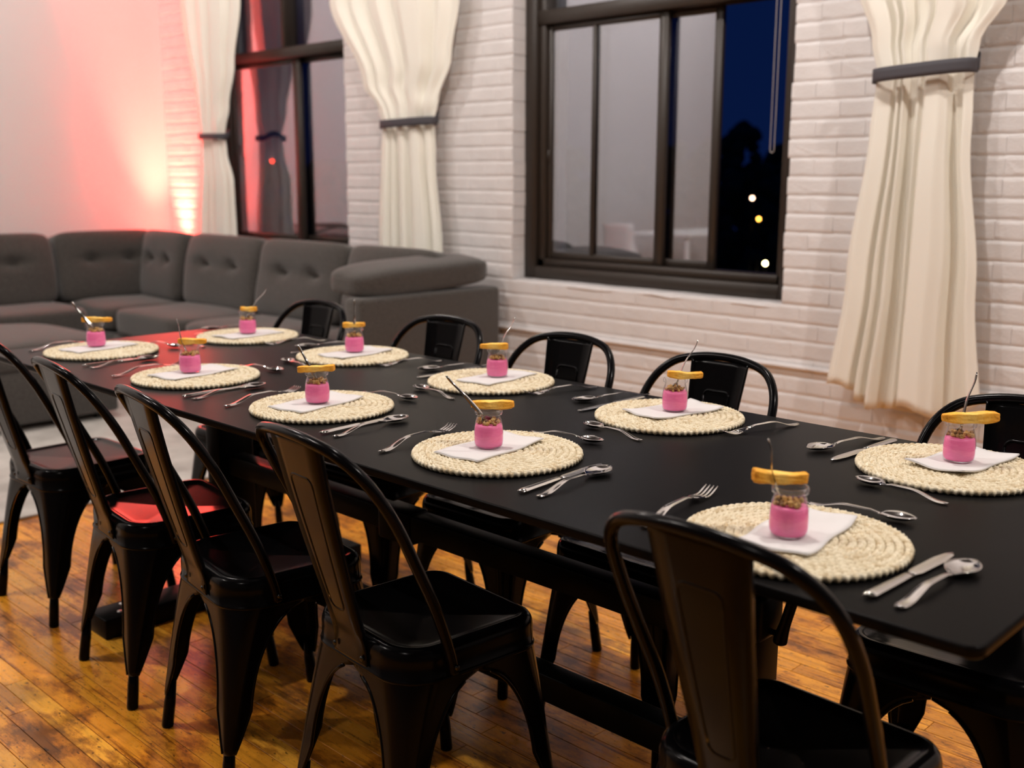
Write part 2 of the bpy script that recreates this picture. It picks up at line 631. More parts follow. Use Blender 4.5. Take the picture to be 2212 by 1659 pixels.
# ---- window openings in the brick wall
OPEN = [(-5.535, -3.945), (-2.555, -0.965)]
OZ0, OZ1 = 0.755, 3.0
wall = MB()
YM = YB + 0.0006
wall.box(XL - 0.3, XR + 0.3, YM, YB + 0.42, -0.1, OZ0 - 0.01)
wall.box(XL - 0.3, XR + 0.3, YM, YB + 0.42, OZ1, ZC + 0.1)
xs = [XL - 0.3] + [e for q in OPEN for e in q] + [XR + 0.3]
for k in range(0, len(xs), 2):
    wall.box(xs[k] - (0 if k == 0 else -0.003), xs[k + 1] - (0.003 if k < 4 else 0), YM, YB + 0.42, OZ0 - 0.01, OZ1)
wb = tag(obj('wall_back', wall.mesh('wall_back'), M_brick), kind='structure')
# bricks
CH = 0.0755
def brick_mesh(seed):
    r = random.Random(seed)
    g = 0.0035
    b = 0.0045
    vs_, fs_ = [], []
    j = lambda s: r.uniform(-s, s)
    # unit length 1 (x), unit height 1 (z) scaled later by object scale; depth real
    nx = 5
    bxs = 0.028
    top, bot = [], []
    for i in range(nx + 1):
        u = i / nx
        top.append((u, 1 - 0.018 + j(0.018)))
        bot.append((u, 0.018 + j(0.018)))
    def ring(inset_x, inset_z, yy, jy=0.0):
        pts = []
        for i, (u, z) in enumerate(bot):
            pts.append((inset_x + u * (1 - 2 * inset_x), yy + j(jy), z + inset_z))
        for i, (u, z) in enumerate(reversed(top)):
            pts.append((inset_x + u * (1 - 2 * inset_x), yy + j(jy), z - inset_z))
        return pts
    R = [ring(0.0004, 0, 0.10), ring(0.0004, 0, 0.0), ring(0.002, 0.06, -0.0026), ring(0.007, 0.17, -0.0046, 0.0009)]
    n = 2 * (nx + 1)
    for q in R:
        vs_ += q
    for k in range(3):
        for i in range(n):
            fs_.append((k * n + i, k * n + (i + 1) % n, (k + 1) * n + (i + 1) % n, (k + 1) * n + i))
    fs_.append(tuple(range(3 * n, 4 * n)))
    me = recalc(new_mesh('brick', vs_, fs_, False))
    me.polygons.foreach_set('use_smooth', [False] * len(me.polygons))
    me.materials.append(M_brick)
    return me
brick_meshes = [brick_mesh(s) for s in range(12)]
blist = []
nrow = int(2.75 / CH)
for k in range(nrow):
    z0 = 0.004 + k * CH
    z1 = z0 + CH
    if z1 > OZ0 + 0.03 and z0 < OZ1:
        spans = [(XL, OPEN[0][0]), (OPEN[0][1], OPEN[1][0]), (OPEN[1][1], 1.3)]
    else:
        spans = [(XL, 1.3)]
    for (a, b) in spans:
        x = a - (0.105 if k % 2 else 0.0)
        if k % 6 == 5:
            bl = 0.108
        else:
            bl = 0.213
        while x < b - 0.004:
            ln = bl * random.uniform(0.97, 1.03)
            x0, x1 = max(x, a), min(x + ln, b)
            if b - x1 < 0.06:
                x1 = b
            xn = x1
            if x1 == b and b < 0:
                x1 += random.uniform(-0.002, 0.008)
            if x0 == a and a > -6:
                x0 -= random.uniform(-0.002, 0.008)
            if x1 - x0 > 0.03:
                blist.append((x0, x1, z0, z1))
            x = xn
def brick_score(q):
    t = project(((q[0] + q[1]) / 2, YB, (q[2] + q[3]) / 2))
    if not t or not (-20 < t[0] < 2232 and -20 < t[1] < 1000):
        return 0
    xm, zm = (q[0] + q[1]) / 2, (q[2] + q[3]) / 2
    if xm < -2.6 and zm < 0.85:
        return 0.01
    if -0.55 < xm < -0.2 and 0.45 < zm < 2.0:
        return 0.01
    return (q[1] - q[0]) * (F_PX / t[2]) ** 2
blist.sort(key=brick_score, reverse=True)
rest = MB()
for k, (x0, x1, z0, z1) in enumerate(blist):
    me = brick_meshes[random.randrange(12)]
    dy = random.uniform(-0.0005, 0.0005)
    dz = random.uniform(-0.001, 0.001)
    if k < 295 and brick_score((x0, x1, z0, z1)) > 0.02:
        o = obj('brick', me, None, wb, (x0, YB + dy + 0.001, z0 + dz))
        o.scale = (x1 - x0, 1, z1 - z0)
    else:
        rest.add([(x0 + q.co.x * (x1 - x0), YB + dy + 0.001 + q.co.y, z0 + dz + q.co.z * (z1 - z0)) for q in me.vertices], [tuple(pp.vertices) for pp in me.polygons])
tag(obj('bricks', rest.mesh('bricks', False), M_brick, wb), kind='stuff')
# sloped white window ledges of painted brick
for i, (a, b) in enumerate(OPEN):
    me = MB()
    n = 14
    g = []
    for k in range(n + 1):
        x = a + 0.004 + (b - a - 0.008) * k / n
        g.append([(x, YB - 0.004 + random.uniform(-0.003, 0.003), OZ0 - 0.012 + random.uniform(-0.005, 0.004)), (x, YB + 0.03, OZ0 - 0.004 + random.uniform(-0.003, 0.003)), (x, YB + 0.12, OZ0 + 0.004)])
    sh = sheet('ledge', g, 0.012)
    obj('ledge', sh, M_brick, wb)

def shell(name, x0, x1, y0, y1, z0, z1, m):
    return tag(obj(name, MB().box(x0, x1, y0, y1, z0, z1).mesh(name), m), kind='structure')
shell('wall_left', XL - 0.25, XL, YF, YB + 0.003, 0, ZC, M_plaster)
shell('wall_right', XR, XR + 0.2, YF, YB + 0.003, 0, ZC, M_dim_wall)
shell('wall_front', XL - 0.25, XR + 0.2, YF - 0.2, YF, 0, ZC, M_dim_wall)
shell('ceiling', XL - 0.25, XR + 0.2, YF - 0.2, YB + 0.003, ZC, ZC + 0.15, M_ceiling)
# painted pipe running along the brick wall
tr = MB()
tr.tube([(XL + 0.01, YB - 0.012, 0.505), (-3.0, YB - 0.012, 0.503), (0.0, YB - 0.012, 0.498), (2.5, YB - 0.012, 0.495)], 0.011, 8)
tag(obj('trim_1', tr.mesh('trim_1', True), M_brick), kind='structure')

# ---- windows
def window(idx, a, b, sashes):
    root = tag(empty('window_%d' % idx, ((a + b) / 2, YB + 0.15, OZ0)), kind='structure')
    ox, oy, oz = root.location
    def part(name, boxes, m, parent=root, bv=0.004):
        mb = MB()
        for (x0, x1, y0, y1, z0, z1) in boxes:
            mb.box(x0 - ox, x1 - ox, y0 - oy, y1 - oy, z0 - oz, z1 - oz)
        me = mb.mesh(name)
        if bv:
            bevel(me, bv, 1)
        return obj(name, me, m, parent)
    c = 0.075
    y0, y1 = YB + 0.088, YB + 0.17
    part('casing', [(a + 0.001, a + c, y0, y1, OZ0, OZ1)], M_wframe)
    part('casing', [(b - c, b - 0.001, y0, y1, OZ0, OZ1)], M_wframe)
    part('casing', [(a + c, b - c, y0, y1, OZ0, OZ0 + 0.072)], M_wframe)
    part('casing', [(a + c, b - c, y0, y1, OZ1 - c, OZ1)], M_wframe)
    i = 0.045
    yy0, yy1 = YB + 0.112, YB + 0.215
    part('inner_frame', [(a + c, a + c + i, yy0, yy1, OZ0 + 0.07, OZ1 - c)], M_wframe)
    part('inner_frame', [(b - c - i * 0.6, b - c, yy0, yy1, OZ0 + 0.07, OZ1 - c)], M_wframe)
    part('inner_frame', [(a + c, b - c, yy0, yy1, OZ0 + 0.07, OZ0 + 0.112)], M_wframe)
    part('transom_bar', [(a + c, b - c, YB + 0.10, yy1, 2.035, 2.105)], M_wframe)
    part('transom_mullion', [((a + b) / 2 - 0.02, (a + b) / 2 + 0.02, yy0, yy1, 2.105, OZ1 - c)], M_wframe)
    part('pane', [(a + c, b - c, yy1 - 0.022, yy1 - 0.016, 2.105, OZ1 - c)], M_pane, bv=0)
    for (s0, s1, dy, w0, w1, bar) in sashes:
        ys = YB + 0.132 + dy
        zb, zt = OZ0 + 0.112, 2.035
        s = part('sash', [(s0, s0 + w0, ys, ys + 0.028, zb, zt), (s1 - w1, s1, ys, ys + 0.028, zb, zt), (s0 + w0, s1 - w1, ys, ys + 0.028, zb, zb + 0.035), (s0 + w0, s1 - w1, ys, ys + 0.028, zt - 0.03, zt)], M_wframe, bv=0.003)
        part('pane', [(s0 + w0 - 0.004, s1 - w1 + 0.004, ys + 0.011, ys + 0.017, zb + 0.03, zt - 0.026)], M_pane, s, bv=0)
        if bar:
            part('stile_stand_in', [(bar - 0.011, bar + 0.011, ys - 0.006, ys + 0.010, zb + 0.03, zt - 0.028)], M_wframe, s, bv=0.002)  # bar added on this sash, standing in for the other sash's stile
        # latch
        if s0 < a + 0.3:
            part('latch', [(s0 + 0.006, s0 + 0.02, ys - 0.008, ys, 1.36, 1.42)], M_wframe, s, bv=0.003)
    return root
window(1, OPEN[0][0], OPEN[0][1], [(-5.42, -4.60, 0.0, 0.035, 0.075, 0), (-4.70, -4.04, 0.036, 0.03, 0.03, 0)])
window(2, OPEN[1][0], OPEN[1][1], [(-2.436, -1.695, 0.0, 0.03, 0.05, -2.128), (-2.15, -1.425, 0.036, 0.022, 0.04, 0)])
# bead cord loop of the blind
cp = []
for k in range(12):
    cp.append((-1.083, YB + 0.075, 2.95 - (2.95 - 1.40) * k / 11))
for k in range(1, 6):
    an = PI * k / 6
    cp.append((-1.093 + 0.01 * math.cos(an), YB + 0.075, 1.40 - 0.012 * math.sin(an)))
for k in range(12):
    cp.append((-1.103, YB + 0.075, 1.40 + (2.95 - 1.40) * k / 11))
tag(obj('blind_cord', MB().tube(cp, 0.0022, 6).mesh('blind_cord', True), M_cord), 'thin grey bead cord loop hanging at the right of the middle window', 'cord')

# ---- curtains
def curtain(label, keysL, keysR, ztop, zhem, amp, pleats, band, seed, hem=None, off=0.105):
    """keys: (z, x) edges; band: (z, tilt, height)"""
    r = random.Random(seed)
    root = tag(empty('curtain', ((lin(keysL, 1.0) + lin(keysR, 1.0)) / 2, YB - 0.12, zhem)), label, 'curtain', 'cream curtains tied back beside the windows')
    ox, oy, oz = root.location
    nz, nu = 70, 110
    wph = [r.uniform(0, 6.28) for _ in range(6)]
    warp = [r.uniform(0.25, 0.6) for _ in range(3)]
    grid = []
    zb = band[0]
    for j in range(nu + 1):
        u = j / nu
        colp = []
        uw = u + 0.035 * math.sin(2 * PI * u * 2 + wph[0]) + 0.02 * math.sin(2 * PI * u * 5 + wph[1])
        zh = zhem + (hem(u) if hem else 0)
        for i in range(nz + 1):
            t = i / nz
            z = ztop + (zh - ztop) * t
            xl, xr = interp(keysL, z), interp(keysR, z)
            pinch = math.exp(-((z - zb) / 0.16) ** 2)
            d = interp(amp, z)
            th = 2 * PI * 4 * uw + wph[2]
            us = u + 0.012 * math.sin(1.1 * z + wph[0]) + 0.006 * math.sin(3.1 * z + wph[1] + 5 * u)
            fold = interp(pleats, us)
            flat = 1.0
            yy = -d * fold * flat * (1 - 0.35 * pinch)
            # bulge just above the band
            bl = 0.02 * math.exp(-((z - zb - 0.09) / 0.05) ** 2) * math.exp(-((u - 0.78) / 0.14) ** 2)
            yy -= bl + 0.012 * pinch * math.cos((u - 0.5) * PI)
            sway = 0.006 * math.sin(th * 0.5 + z * 3)
            colp.append((xl + (xr - xl) * u + sway - ox, YB - off + yy - oy, z - oz))
        grid.append(colp)
    obj('fabric', sheet('fabric', grid, 0.0025), M_curtain, root)
    # tieback ribbon: flattened loop
    xl, xr = interp(keysL, zb), interp(keysR, zb)
    xc, hw = (xl + xr) / 2, (xr - xl) / 2 + 0.008
    g = []
    n = 40
    for k in range(n + 1):
        an = 2 * PI * k / n
        cx_ = math.copysign(abs(math.cos(an)) ** 0.55, math.cos(an))
        sy_ = math.copysign(abs(math.sin(an)) ** 0.75, math.sin(an))
        X = xc + hw * cx_
        back = 0.5 * (1 + math.sin(an))
        Y = YB - off + (off - 0.028) * sy_
        zz = zb + band[1] * (X - xc) + (0.05 * max(0, sy_) * max(0, cx_))
        g.append([(X - ox, Y - oy, zz - band[2] / 2 - oz), (X - ox, Y - oy, zz - band[2] / 6 - oz), (X - ox, Y - oy, zz + band[2] / 6 - oz), (X - ox, Y - oy, zz + band[2] / 2 - oz)])
    obj('tieback', sheet('tieback', g, 0.004), M_band, root)
    return root
# right: gathered wide hem, high tieback
curtain('long cream curtain at the right with a high grey tieback',
        [(0.35, -0.69), (0.9, -0.62), (1.45, -0.565), (1.66, -0.555), (1.78, -0.585), (2.0, -0.66), (2.3, -0.80), (2.8, -1.0)],
        [(0.35, -0.07), (0.9, -0.12), (1.45, -0.185), (1.66, -0.197), (1.75, -0.185), (1.9, -0.10), (2.3, 0.10), (2.8, 0.30)],
        2.85, 0.42, [(0.35, 0.055), (1.2, 0.045), (1.66, 0.03), (1.9, 0.045), (2.6, 0.05)], [(0, 0.2), (0.06, 0.5), (0.16, 0.3), (0.20, -0.6), (0.24, 0.6), (0.28, -0.3), (0.32, 0.7), (0.37, -0.9), (0.42, -0.8), (0.47, 0.3), (0.5, -0.2), (0.54, 0.9), (0.66, 1.0), (0.74, 0.5), (0.78, -0.9), (0.84, -0.5), (0.90, -0.6), (0.93, 0.5), (1, 0.2)], (1.662, 0.05, 0.05), 3,
        hem=lambda u: 0.05 * (1 - u) ** 2 + 0.03 * u * u - 0.03 * math.sin(PI * u) + 0.025 * math.sin(u * 14))
curtain('cream tied-back curtain between the two dark windows',
        [(0.4, -3.56), (0.9, -3.53), (1.4, -3.505), (1.58, -3.495), (1.66, -3.53), (1.8, -3.66), (2.29, -3.95), (2.8, -4.15)],
        [(0.4, -2.95), (0.9, -2.985), (1.4, -3.04), (1.58, -3.055), (1.68, -3.02), (1.9, -2.91), (2.2, -2.845), (2.8, -2.75)],
        2.85, 0.42, [(0.35, 0.05), (1.2, 0.04), (1.58, 0.03), (1.9, 0.045), (2.6, 0.05)], [(0, 0.3), (0.08, 0.6), (0.14, -0.4), (0.2, 0.5), (0.27, -0.7), (0.33, 0.3), (0.4, 0.6), (0.46, -0.5), (0.52, 0.2), (0.6, 0.9), (0.72, 0.8), (0.78, -0.6), (0.85, 0.4), (0.92, -0.2), (1, 0.4)], (1.576, 0.02, 0.045), 5, off=0.082)
curtain('cream tied-back curtain at the far left by the red-lit brick',
        [(0.4, -5.58), (0.9, -5.55), (1.4, -5.48), (1.55, -5.465), (1.7, -5.50), (2.47, -5.66), (2.8, -5.75)],
        [(0.4, -5.05), (0.9, -5.075), (1.25, -5.08), (1.45, -5.15), (1.55, -5.167), (1.75, -5.10), (2.0, -5.02), (2.4, -4.92), (2.8, -4.85)],
        2.85, 0.42, [(0.35, 0.045), (1.2, 0.04), (1.55, 0.025), (1.9, 0.04), (2.6, 0.045)], [(0, 0.2), (0.12, 0.6), (0.22, -0.5), (0.34, 0.6), (0.45, -0.4), (0.55, 0.8), (0.7, 0.5), (0.8, -0.6), (0.9, 0.4), (1, 0)], (1.551, -0.02, 0.04), 9, off=0.082)

# ================================================================== SOFA
def cushion(name, hx, hy, hz, axis='z', e=4.5, n=12, crown=0.22, dimples=(), seed=0, puff=1.0, droop=0.0):
    """rounded pillow, half sizes; axis = thickness axis; dimples (u,v,depth,sig) on the + and - side"""
    r = random.Random(seed)
    bm = bmesh.new()
    bmesh.ops.create_cube(bm, size=2.0)
    bmesh.ops.subdivide_edges(bm, edges=bm.edges, cuts=n, use_grid_fill=True)
    k1, k2 = r.uniform(0, 6), r.uniform(0, 6)
    ai = 'xyz'.index(axis)
    ui, vi = [k for k in range(3) if k != ai]
    for vtx in bm.verts:
        q = list(vtx.co)
        den = (abs(q[0]) ** e + abs(q[1]) ** e + abs(q[2]) ** e) ** (1 / e)
        q = [c / den for c in q]
        u, v_ = q[ui], q[vi]
        f = 1 - crown * (abs(u) ** 2.4 + abs(v_) ** 2.4) * 0.5
        f += 0.03 * math.sin(3 * u + k1) + 0.03 * math.sin(4 * v_ + k2)
        t = q[ai] * f
        for (du, dv, dd, sg) in dimples:
            g = math.exp(-(((u - du) / sg) ** 2 + ((v_ - dv) / sg) ** 2))
            g2 = math.exp(-abs(v_ - dv) / (sg * 0.45)) * math.exp(-((u - du) / (sg * 2.6)) ** 2) * 0.25
            t -= q[ai] * dd * (g + g2)
        q[ai] = t
        if droop:
            q[vi] -= droop * (1 - u * u) * (1 if q[vi] > 0 else 0) * q[vi]
        vtx.co = (q[0] * hx, q[1] * hy, q[2] * hz)
    for f in bm.faces:
        f.smooth = True
    me = bpy.data.meshes.new(name)
    bm.to_mesh(me)
    bm.free()
    me.materials.append(M_sofa)
    return me

SEATZ = 0.475
def part_box(name, parent, x0, x1, y0, y1, z0, z1, bv, m):
    o = parent.location
    return obj(name, boxmesh(name, x0 - o.x, x1 - o.x, y0 - o.y, y1 - o.y, z0 - o.z, z1 - o.z, bv, 3), m, parent)
def part_cush(name, parent, cx, cy, cz, me, rot=(0, 0, 0)):
    o = parent.location
    q = obj(name, me, M_sofa, parent, (cx - o.x, cy - o.y, cz - o.z))
    q.rotation_euler = rot
    return q
YFr, YBk = 1.36, 2.20
BUT = ((-0.38, 0.16, 0.40, 0.13), (0.38, 0.16, 0.40, 0.13), (0.0, 0.16, 0.10, 0.30))
def wall_module(x0, x1, label, arm=False, seed=1):
    m = tag(empty('sofa_module', ((x0 + x1) / 2, (YFr + YBk) / 2, 0.012)), label, 'sofa', 'modules of the charcoal sectional sofa')
    part_box('base', m, x0 + 0.004, x1 - 0.004, YFr + 0.015, YBk, 0.05, 0.30, 0.015, M_sofa)
    part_box('back_frame', m, x0 + 0.004, x1 - 0.004, YBk - 0.13, YBk, 0.28, 0.70, 0.03, M_sofa)
    xe = x1 - (0.13 if arm else 0.0)
    part_cush('seat_cushion', m, (x0 + xe) / 2, (YFr + YBk - 0.13) / 2, 0.385, cushion('seat_cushion', (xe - x0) / 2 - 0.003, (YBk - 0.13 - YFr) / 2, 0.092, 'z', 7, 12, 0.10, seed=seed))
    part_cush('back_cushion', m, (x0 + xe) / 2, YBk - 0.205, 0.675, cushion('back_cushion', (xe - x0) / 2 - 0.006, 0.135, 0.235, 'y', 9.0, 18, 0.30, BUT, seed=seed + 40), (-0.20, 0, 0.0))
    for (x, y) in ((x0 + 0.06, YFr + 0.06), (x1 - 0.06, YFr + 0.06), (x0 + 0.06, YBk - 0.06), (x1 - 0.06, YBk - 0.06)):
        part_box('leg', m, x - 0.02, x + 0.02, y - 0.02, y + 0.02, 0.012, 0.055, 0.004, M_rubber)
    if arm:
        part_box('arm', m, x1 - 0.13, x1, YFr, 2.28, 0.05, 0.725, 0.022, M_sofa)
    return m
wall_module(-4.29, -3.43, 'middle armless charcoal sofa section under the left window', seed=3)
wall_module(-3.43, -2.57, 'end sofa section with a tall square arm facing the table', True, seed=5)
wall_module(-5.15, -4.29, 'charcoal sofa section beside the sofa corner under the left window', seed=8)
# corner module
cm = tag(empty('sofa_module', (-5.6, 1.82, 0.012)), 'corner charcoal sofa section in front of the red-lit corner', 'sofa', 'modules of the charcoal sectional sofa')
bl_ = MB().box(-6.03 + 5.6, -5.154 + 5.6, YFr + 0.02 - 1.82, 1.98 - 1.82, 0.038, 0.288).box(-5.72 + 5.6, -5.154 + 5.6, 1.98 - 1.82, YBk - 1.82, 0.038, 0.288).mesh('base')
obj('base', bl_, M_sofa, cm)
part_box('back_frame', cm, -5.70, -5.154, YBk - 0.13, YBk, 0.28, 0.70, 0.03, M_sofa)
part_box('back_frame', cm, -6.03, -5.90, YFr + 0.02, YBk - 0.30, 0.28, 0.70, 0.03, M_sofa)
part_cush('seat_cushion', cm, -5.53, 1.715, 0.385, cushion('seat_cushion', 0.375, 0.35, 0.092, 'z', 7, 12, 0.10, seed=11))
part_cush('back_cushion', cm, -5.475, YBk - 0.21, 0.675, cushion('back_cushion', 0.315, 0.135, 0.235, 'y', 9.0, 18, 0.30, BUT, seed=12), (-0.20, 0, -0.06))
part_cush('back_cushion', cm, -5.815, 1.68, 0.675, cushion('back_cushion', 0.135, 0.37, 0.235, 'x', 9.0, 18, 0.30, BUT, seed=13), (0, -0.20, 0.03))
# left run
def left_module(y0, y1, label, seed):
    m = tag(empty('sofa_module', (-5.62, (y0 + y1) / 2, 0.012)), label, 'sofa', 'modules of the charcoal sectional sofa')
    part_box('base', m, -6.03, -5.235, y0 + 0.004, y1 - 0.004, 0.05, 0.30, 0.015, M_sofa)
    part_box('back_frame', m, -6.03, -5.90, y0 + 0.004, y1 - 0.004, 0.28, 0.70, 0.03, M_sofa)
    part_cush('seat_cushion', m, -5.56, (y0 + y1) / 2, 0.385, cushion('seat_cushion', 0.34, (y1 - y0) / 2 - 0.003, 0.092, 'z', 7, 12, 0.10, seed=seed))
    part_cush('back_cushion', m, -5.815, (y0 + y1) / 2, 0.675, cushion('back_cushion', 0.135, (y1 - y0) / 2 - 0.006, 0.235, 'x', 9.0, 18, 0.30, BUT, seed=seed + 1), (0, -0.20, 0))
    for (x, y) in ((-5.97, y0 + 0.06), (-5.30, y0 + 0.06), (-5.97, y1 - 0.06), (-5.30, y1 - 0.06)):
        part_box('leg', m, x - 0.02, x + 0.02, y - 0.02, y + 0.02, 0.012, 0.055, 0.004, M_rubber)
    return m
left_module(0.43, 1.30, 'charcoal sofa section along the plain white wall, at the left edge', 21)
# ottoman
ot = tag(empty('ottoman', (-4.52, 0.41, 0.012)), 'square charcoal ottoman standing between the sofa and table end', 'ottoman')
part_box('base', ot, -4.98, -4.06, -0.06, 0.88, 0.05, 0.32, 0.02, M_sofa)
part_cush('seat_cushion', ot, -4.52, 0.41, 0.385, cushion('seat_cushion', 0.47, 0.475, 0.085, 'z', 6, 12, 0.25, seed=31))
for (x, y) in ((-4.9, 0.02), (-4.14, 0.02), (-4.9, 0.80), (-4.14, 0.80)):
    part_box('leg', ot, x - 0.02, x + 0.02, y - 0.02, y + 0.02, 0.012, 0.055, 0.004, M_rubber)
# bolster on the arm
bo = obj('bolster_cushion', cushion('bolster_cushion', 0.15, 0.43, 0.080, 'z', 5.2, 16, 0.30, seed=33), M_sofa, None, (-2.74, 1.82, 0.800))
bo.rotation_euler = (0.045, 0.08, -0.02)
tag(bo, 'plump charcoal bolster cushion lying along the sofa arm', 'cushion')

# ---- red wall washer fixture
up_ = tag(empty('uplight', (-5.86, 2.21, 0.30)), 'small black red-glowing uplight standing behind the sofa corner', 'lamp')
obj('housing', MB().lathe([(0.0001, 0.0), (0.05, 0.0), (0.055, 0.01), (0.055, 0.16), (0.048, 0.16), (0.045, 0.13)], 20).mesh('housing', True), M_frame_black, up_)
obj('lens', MB().lathe([(0.046, 0.14), (0.03, 0.142), (0.0001, 0.143)], 20).mesh('lens', True), emit('red_led', (1.0, 0.04, 0.02), 6), up_)
obj('stand', boxmesh('stand', -0.04, 0.04, -0.04, 0.04, -0.288, 0.0, 0.005), M_frame_black, up_)

# ================================================================== TABLE
X0, X1, Y0, Y1 = -2.097, 0.929, -0.4635, 0.4635
tb = tag(empty('dining_table', ((X0 + X1) / 2, 0, 0)), 'long black dining table on steel trestles set for ten', 'table')
tx = tb.location.x
def rrect(hx, hy, r, n=6):
    pts = []
    for (sx_, sy_, a0) in ((1, 1, 0), (-1, 1, PI / 2), (-1, -1, PI), (1, -1, 1.5 * PI)):
        for k in range(n + 1):
            a = a0 + PI / 2 * k / n
            pts.append((sx_ * (hx - r) + r * math.cos(a), sy_ * (hy - r) + r * math.sin(a)))
    return pts
def slab(name, hx, hy, r, z0, z1, ev=0.003):
    mb = MB()
    rings = [(ev, z0), (0, z0 + ev), (0, z1 - ev), (ev * 0.3, z1 - ev * 0.3), (ev, z1)]
    n = None
    v, f = [], []
    for (ins, z) in rings:
        pr = rrect(hx - ins, hy - ins, max(r - ins, 0.001))
        n = len(pr)
        v += [(a, b, z) for a, b in pr]
    for k in range(len(rings) - 1):
        for i in range(n):
            f.append((k * n + i, k * n + (i + 1) % n, (k + 1) * n + (i + 1) % n, (k + 1) * n + i))
    f.append(tuple(range(n - 1, -1, -1)))
    f.append(tuple(range((len(rings) - 1) * n, len(rings) * n)))
    me = new_mesh(name, v, f)
    me.polygons[-1].use_smooth = False
    me.polygons[-2].use_smooth = False
    return me
obj('tabletop', slab('tabletop', (X1 - X0) / 2, Y1, 0.022, TT - 0.017, TT), M_table, tb)
def tpart(name, x0, x1, y0, y1, z0, z1, bv=0.004, parent=tb, m=M_frame_black):
    return obj(name, boxmesh(name, x0 - tx, x1 - tx, y0, y1, z0, z1, bv), m, parent)
TR = (-1.475, 0.345)
for x in TR:
    tpart('post', x - 0.035, x + 0.035, -0.06, 0.06, 0.055, TT - 0.06)
    ft = tpart('foot', x - 0.055, x + 0.055, -0.45, 0.45, 0.0, 0.06)
    for (bx_, by_) in ((-0.03, -0.36), (0.02, -0.39)):
        obj('bolt', MB().lathe([(0.008, 0.0), (0.008, 0.002), (0.004, 0.0035), (0.0001, 0.0035)], 10).mesh('bolt', True), M_bolt, ft, (x - tx + bx_, by_, 0.06))
    tpart('top_rail', x - 0.03, x + 0.03, -0.36, 0.36, TT - 0.062, TT - 0.021)
tpart('stretcher', TR[0] + 0.035, TR[1] - 0.035, -0.028, 0.028, 0.395, 0.455)
tpart('stretcher', TR[0] + 0.035, TR[1] - 0.035, -0.03, 0.03, 0.125, 0.19)
hb_ = tpart('hinge_plate', -0.72, -0.60, -0.034, 0.034, 0.375, 0.46, 0.006)
# locking lever on the right trestle
lk = tpart('lock_plate', 0.375, 0.40, -0.05, 0.04, 0.44, 0.53, 0.012)
lv = MB()
lv.tube([(0.40 - tx, -0.005, 0.455), (0.425 - tx, -0.005, 0.455)], 0.006, 8)
lv.tube(catmull([(0.418 - tx, -0.005, 0.437), (0.42 - tx, -0.005, 0.455), (0.432 - tx, -0.005, 0.50), (0.45 - tx, -0.005, 0.57), (0.462 - tx, -0.005, 0.62)], 4), [0.010, 0.013, 0.0135, 0.0135, 0.0130, 0.0120, 0.0110, 0.0105, 0.0105, 0.0105, 0.0105, 0.0105, 0.0105, 0.0105, 0.0105, 0.0105, 0.0105], 10)
obj('lever', lv.mesh('lever', True), M_frame_black, lk)

# ================================================================== CHAIR
A_, B_ = 0.172, 0.165
RFc, RRc = 0.055, 0.085
def seat_outline(ins, n=8):
    pts = []
    hx, hy = A_ - ins, B_ - ins
    for (sx_, sy_, a0, r) in ((1, 1, 0, RFc), (-1, 1, PI / 2, RFc), (-1, -1, PI, RRc), (1, -1, 1.5 * PI, RRc)):
        r = max(r - ins, 0.004)
        for k in range(n + 1):
            a = a0 + PI / 2 * k / n
            pts.append((sx_ * (hx - r) + r * math.cos(a), sy_ * (hy - r) + r * math.sin(a)))
        # points along the straight side
    out = []
    m = len(pts)
    for i in range(m):
        a, b = pts[i], pts[(i + 1) % m]
        out.append(a)
        if (i + 1) % (n + 1) == 0:
            for t in (0.25, 0.5, 0.75):
                out.append((a[0] + (b[0] - a[0]) * t, a[1] + (b[1] - a[1]) * t))
    return out
def chair_seat():
    prof = [(0.0035, 0.384), (-0.0028, 0.386), (-0.0035, 0.389), (-0.0022, 0.392), (0.0, 0.394), (0.0, 0.424), (0.0012, 0.433), (0.004, 0.441), (0.009, 0.4475), (0.016, 0.450), (0.022, 0.4495), (0.028, 0.4465), (0.033, 0.4445)]
    v, f = [], []
    n = None
    def dish(x, y):
        return 0.4445 - 0.010 * (1 - max(abs(x) / (A_ - 0.033), abs(y) / (B_ - 0.033))) ** 0.8
    for (ins, z) in prof:
        o = seat_outline(ins)
        n = len(o)
        v += [(a, b, z) for a, b in o]
    base = seat_outline(0.033)
    extra = (0.92, 0.75, 0.55, 0.35, 0.15)
    for s in extra:
        for a, b in base:
            v.append((a * s, b * s, dish(a * s, b * s)))
    nr = len(prof) + len(extra)
    v.append((0, 0, dish(0, 0)))
    for k in range(nr - 1):
        for i in range(n):
            f.append((k * n + i, k * n + (i + 1) % n, (k + 1) * n + (i + 1) % n, (k + 1) * n + i))
    c = len(v) - 1
    for i in range(n):
        f.append(((nr - 1) * n + i, (nr - 1) * n + (i + 1) % n, c))
    # inner underside
    b0 = len(v)
    for (ins, z) in ((0.006, 0.384), (0.006, 0.43)):
        v += [(a, b, z) for a, b in seat_outline(ins)]
    for i in range(n):
        f.append((b0 + i, b0 + n + i, b0 + n + (i + 1) % n, b0 + (i + 1) % n))
        f.append((i, b0 + i, b0 + (i + 1) % n, (i + 1) % n))
    f.append(tuple(b0 + n + i for i in range(n)))
    return new_mesh('seat', v, f)
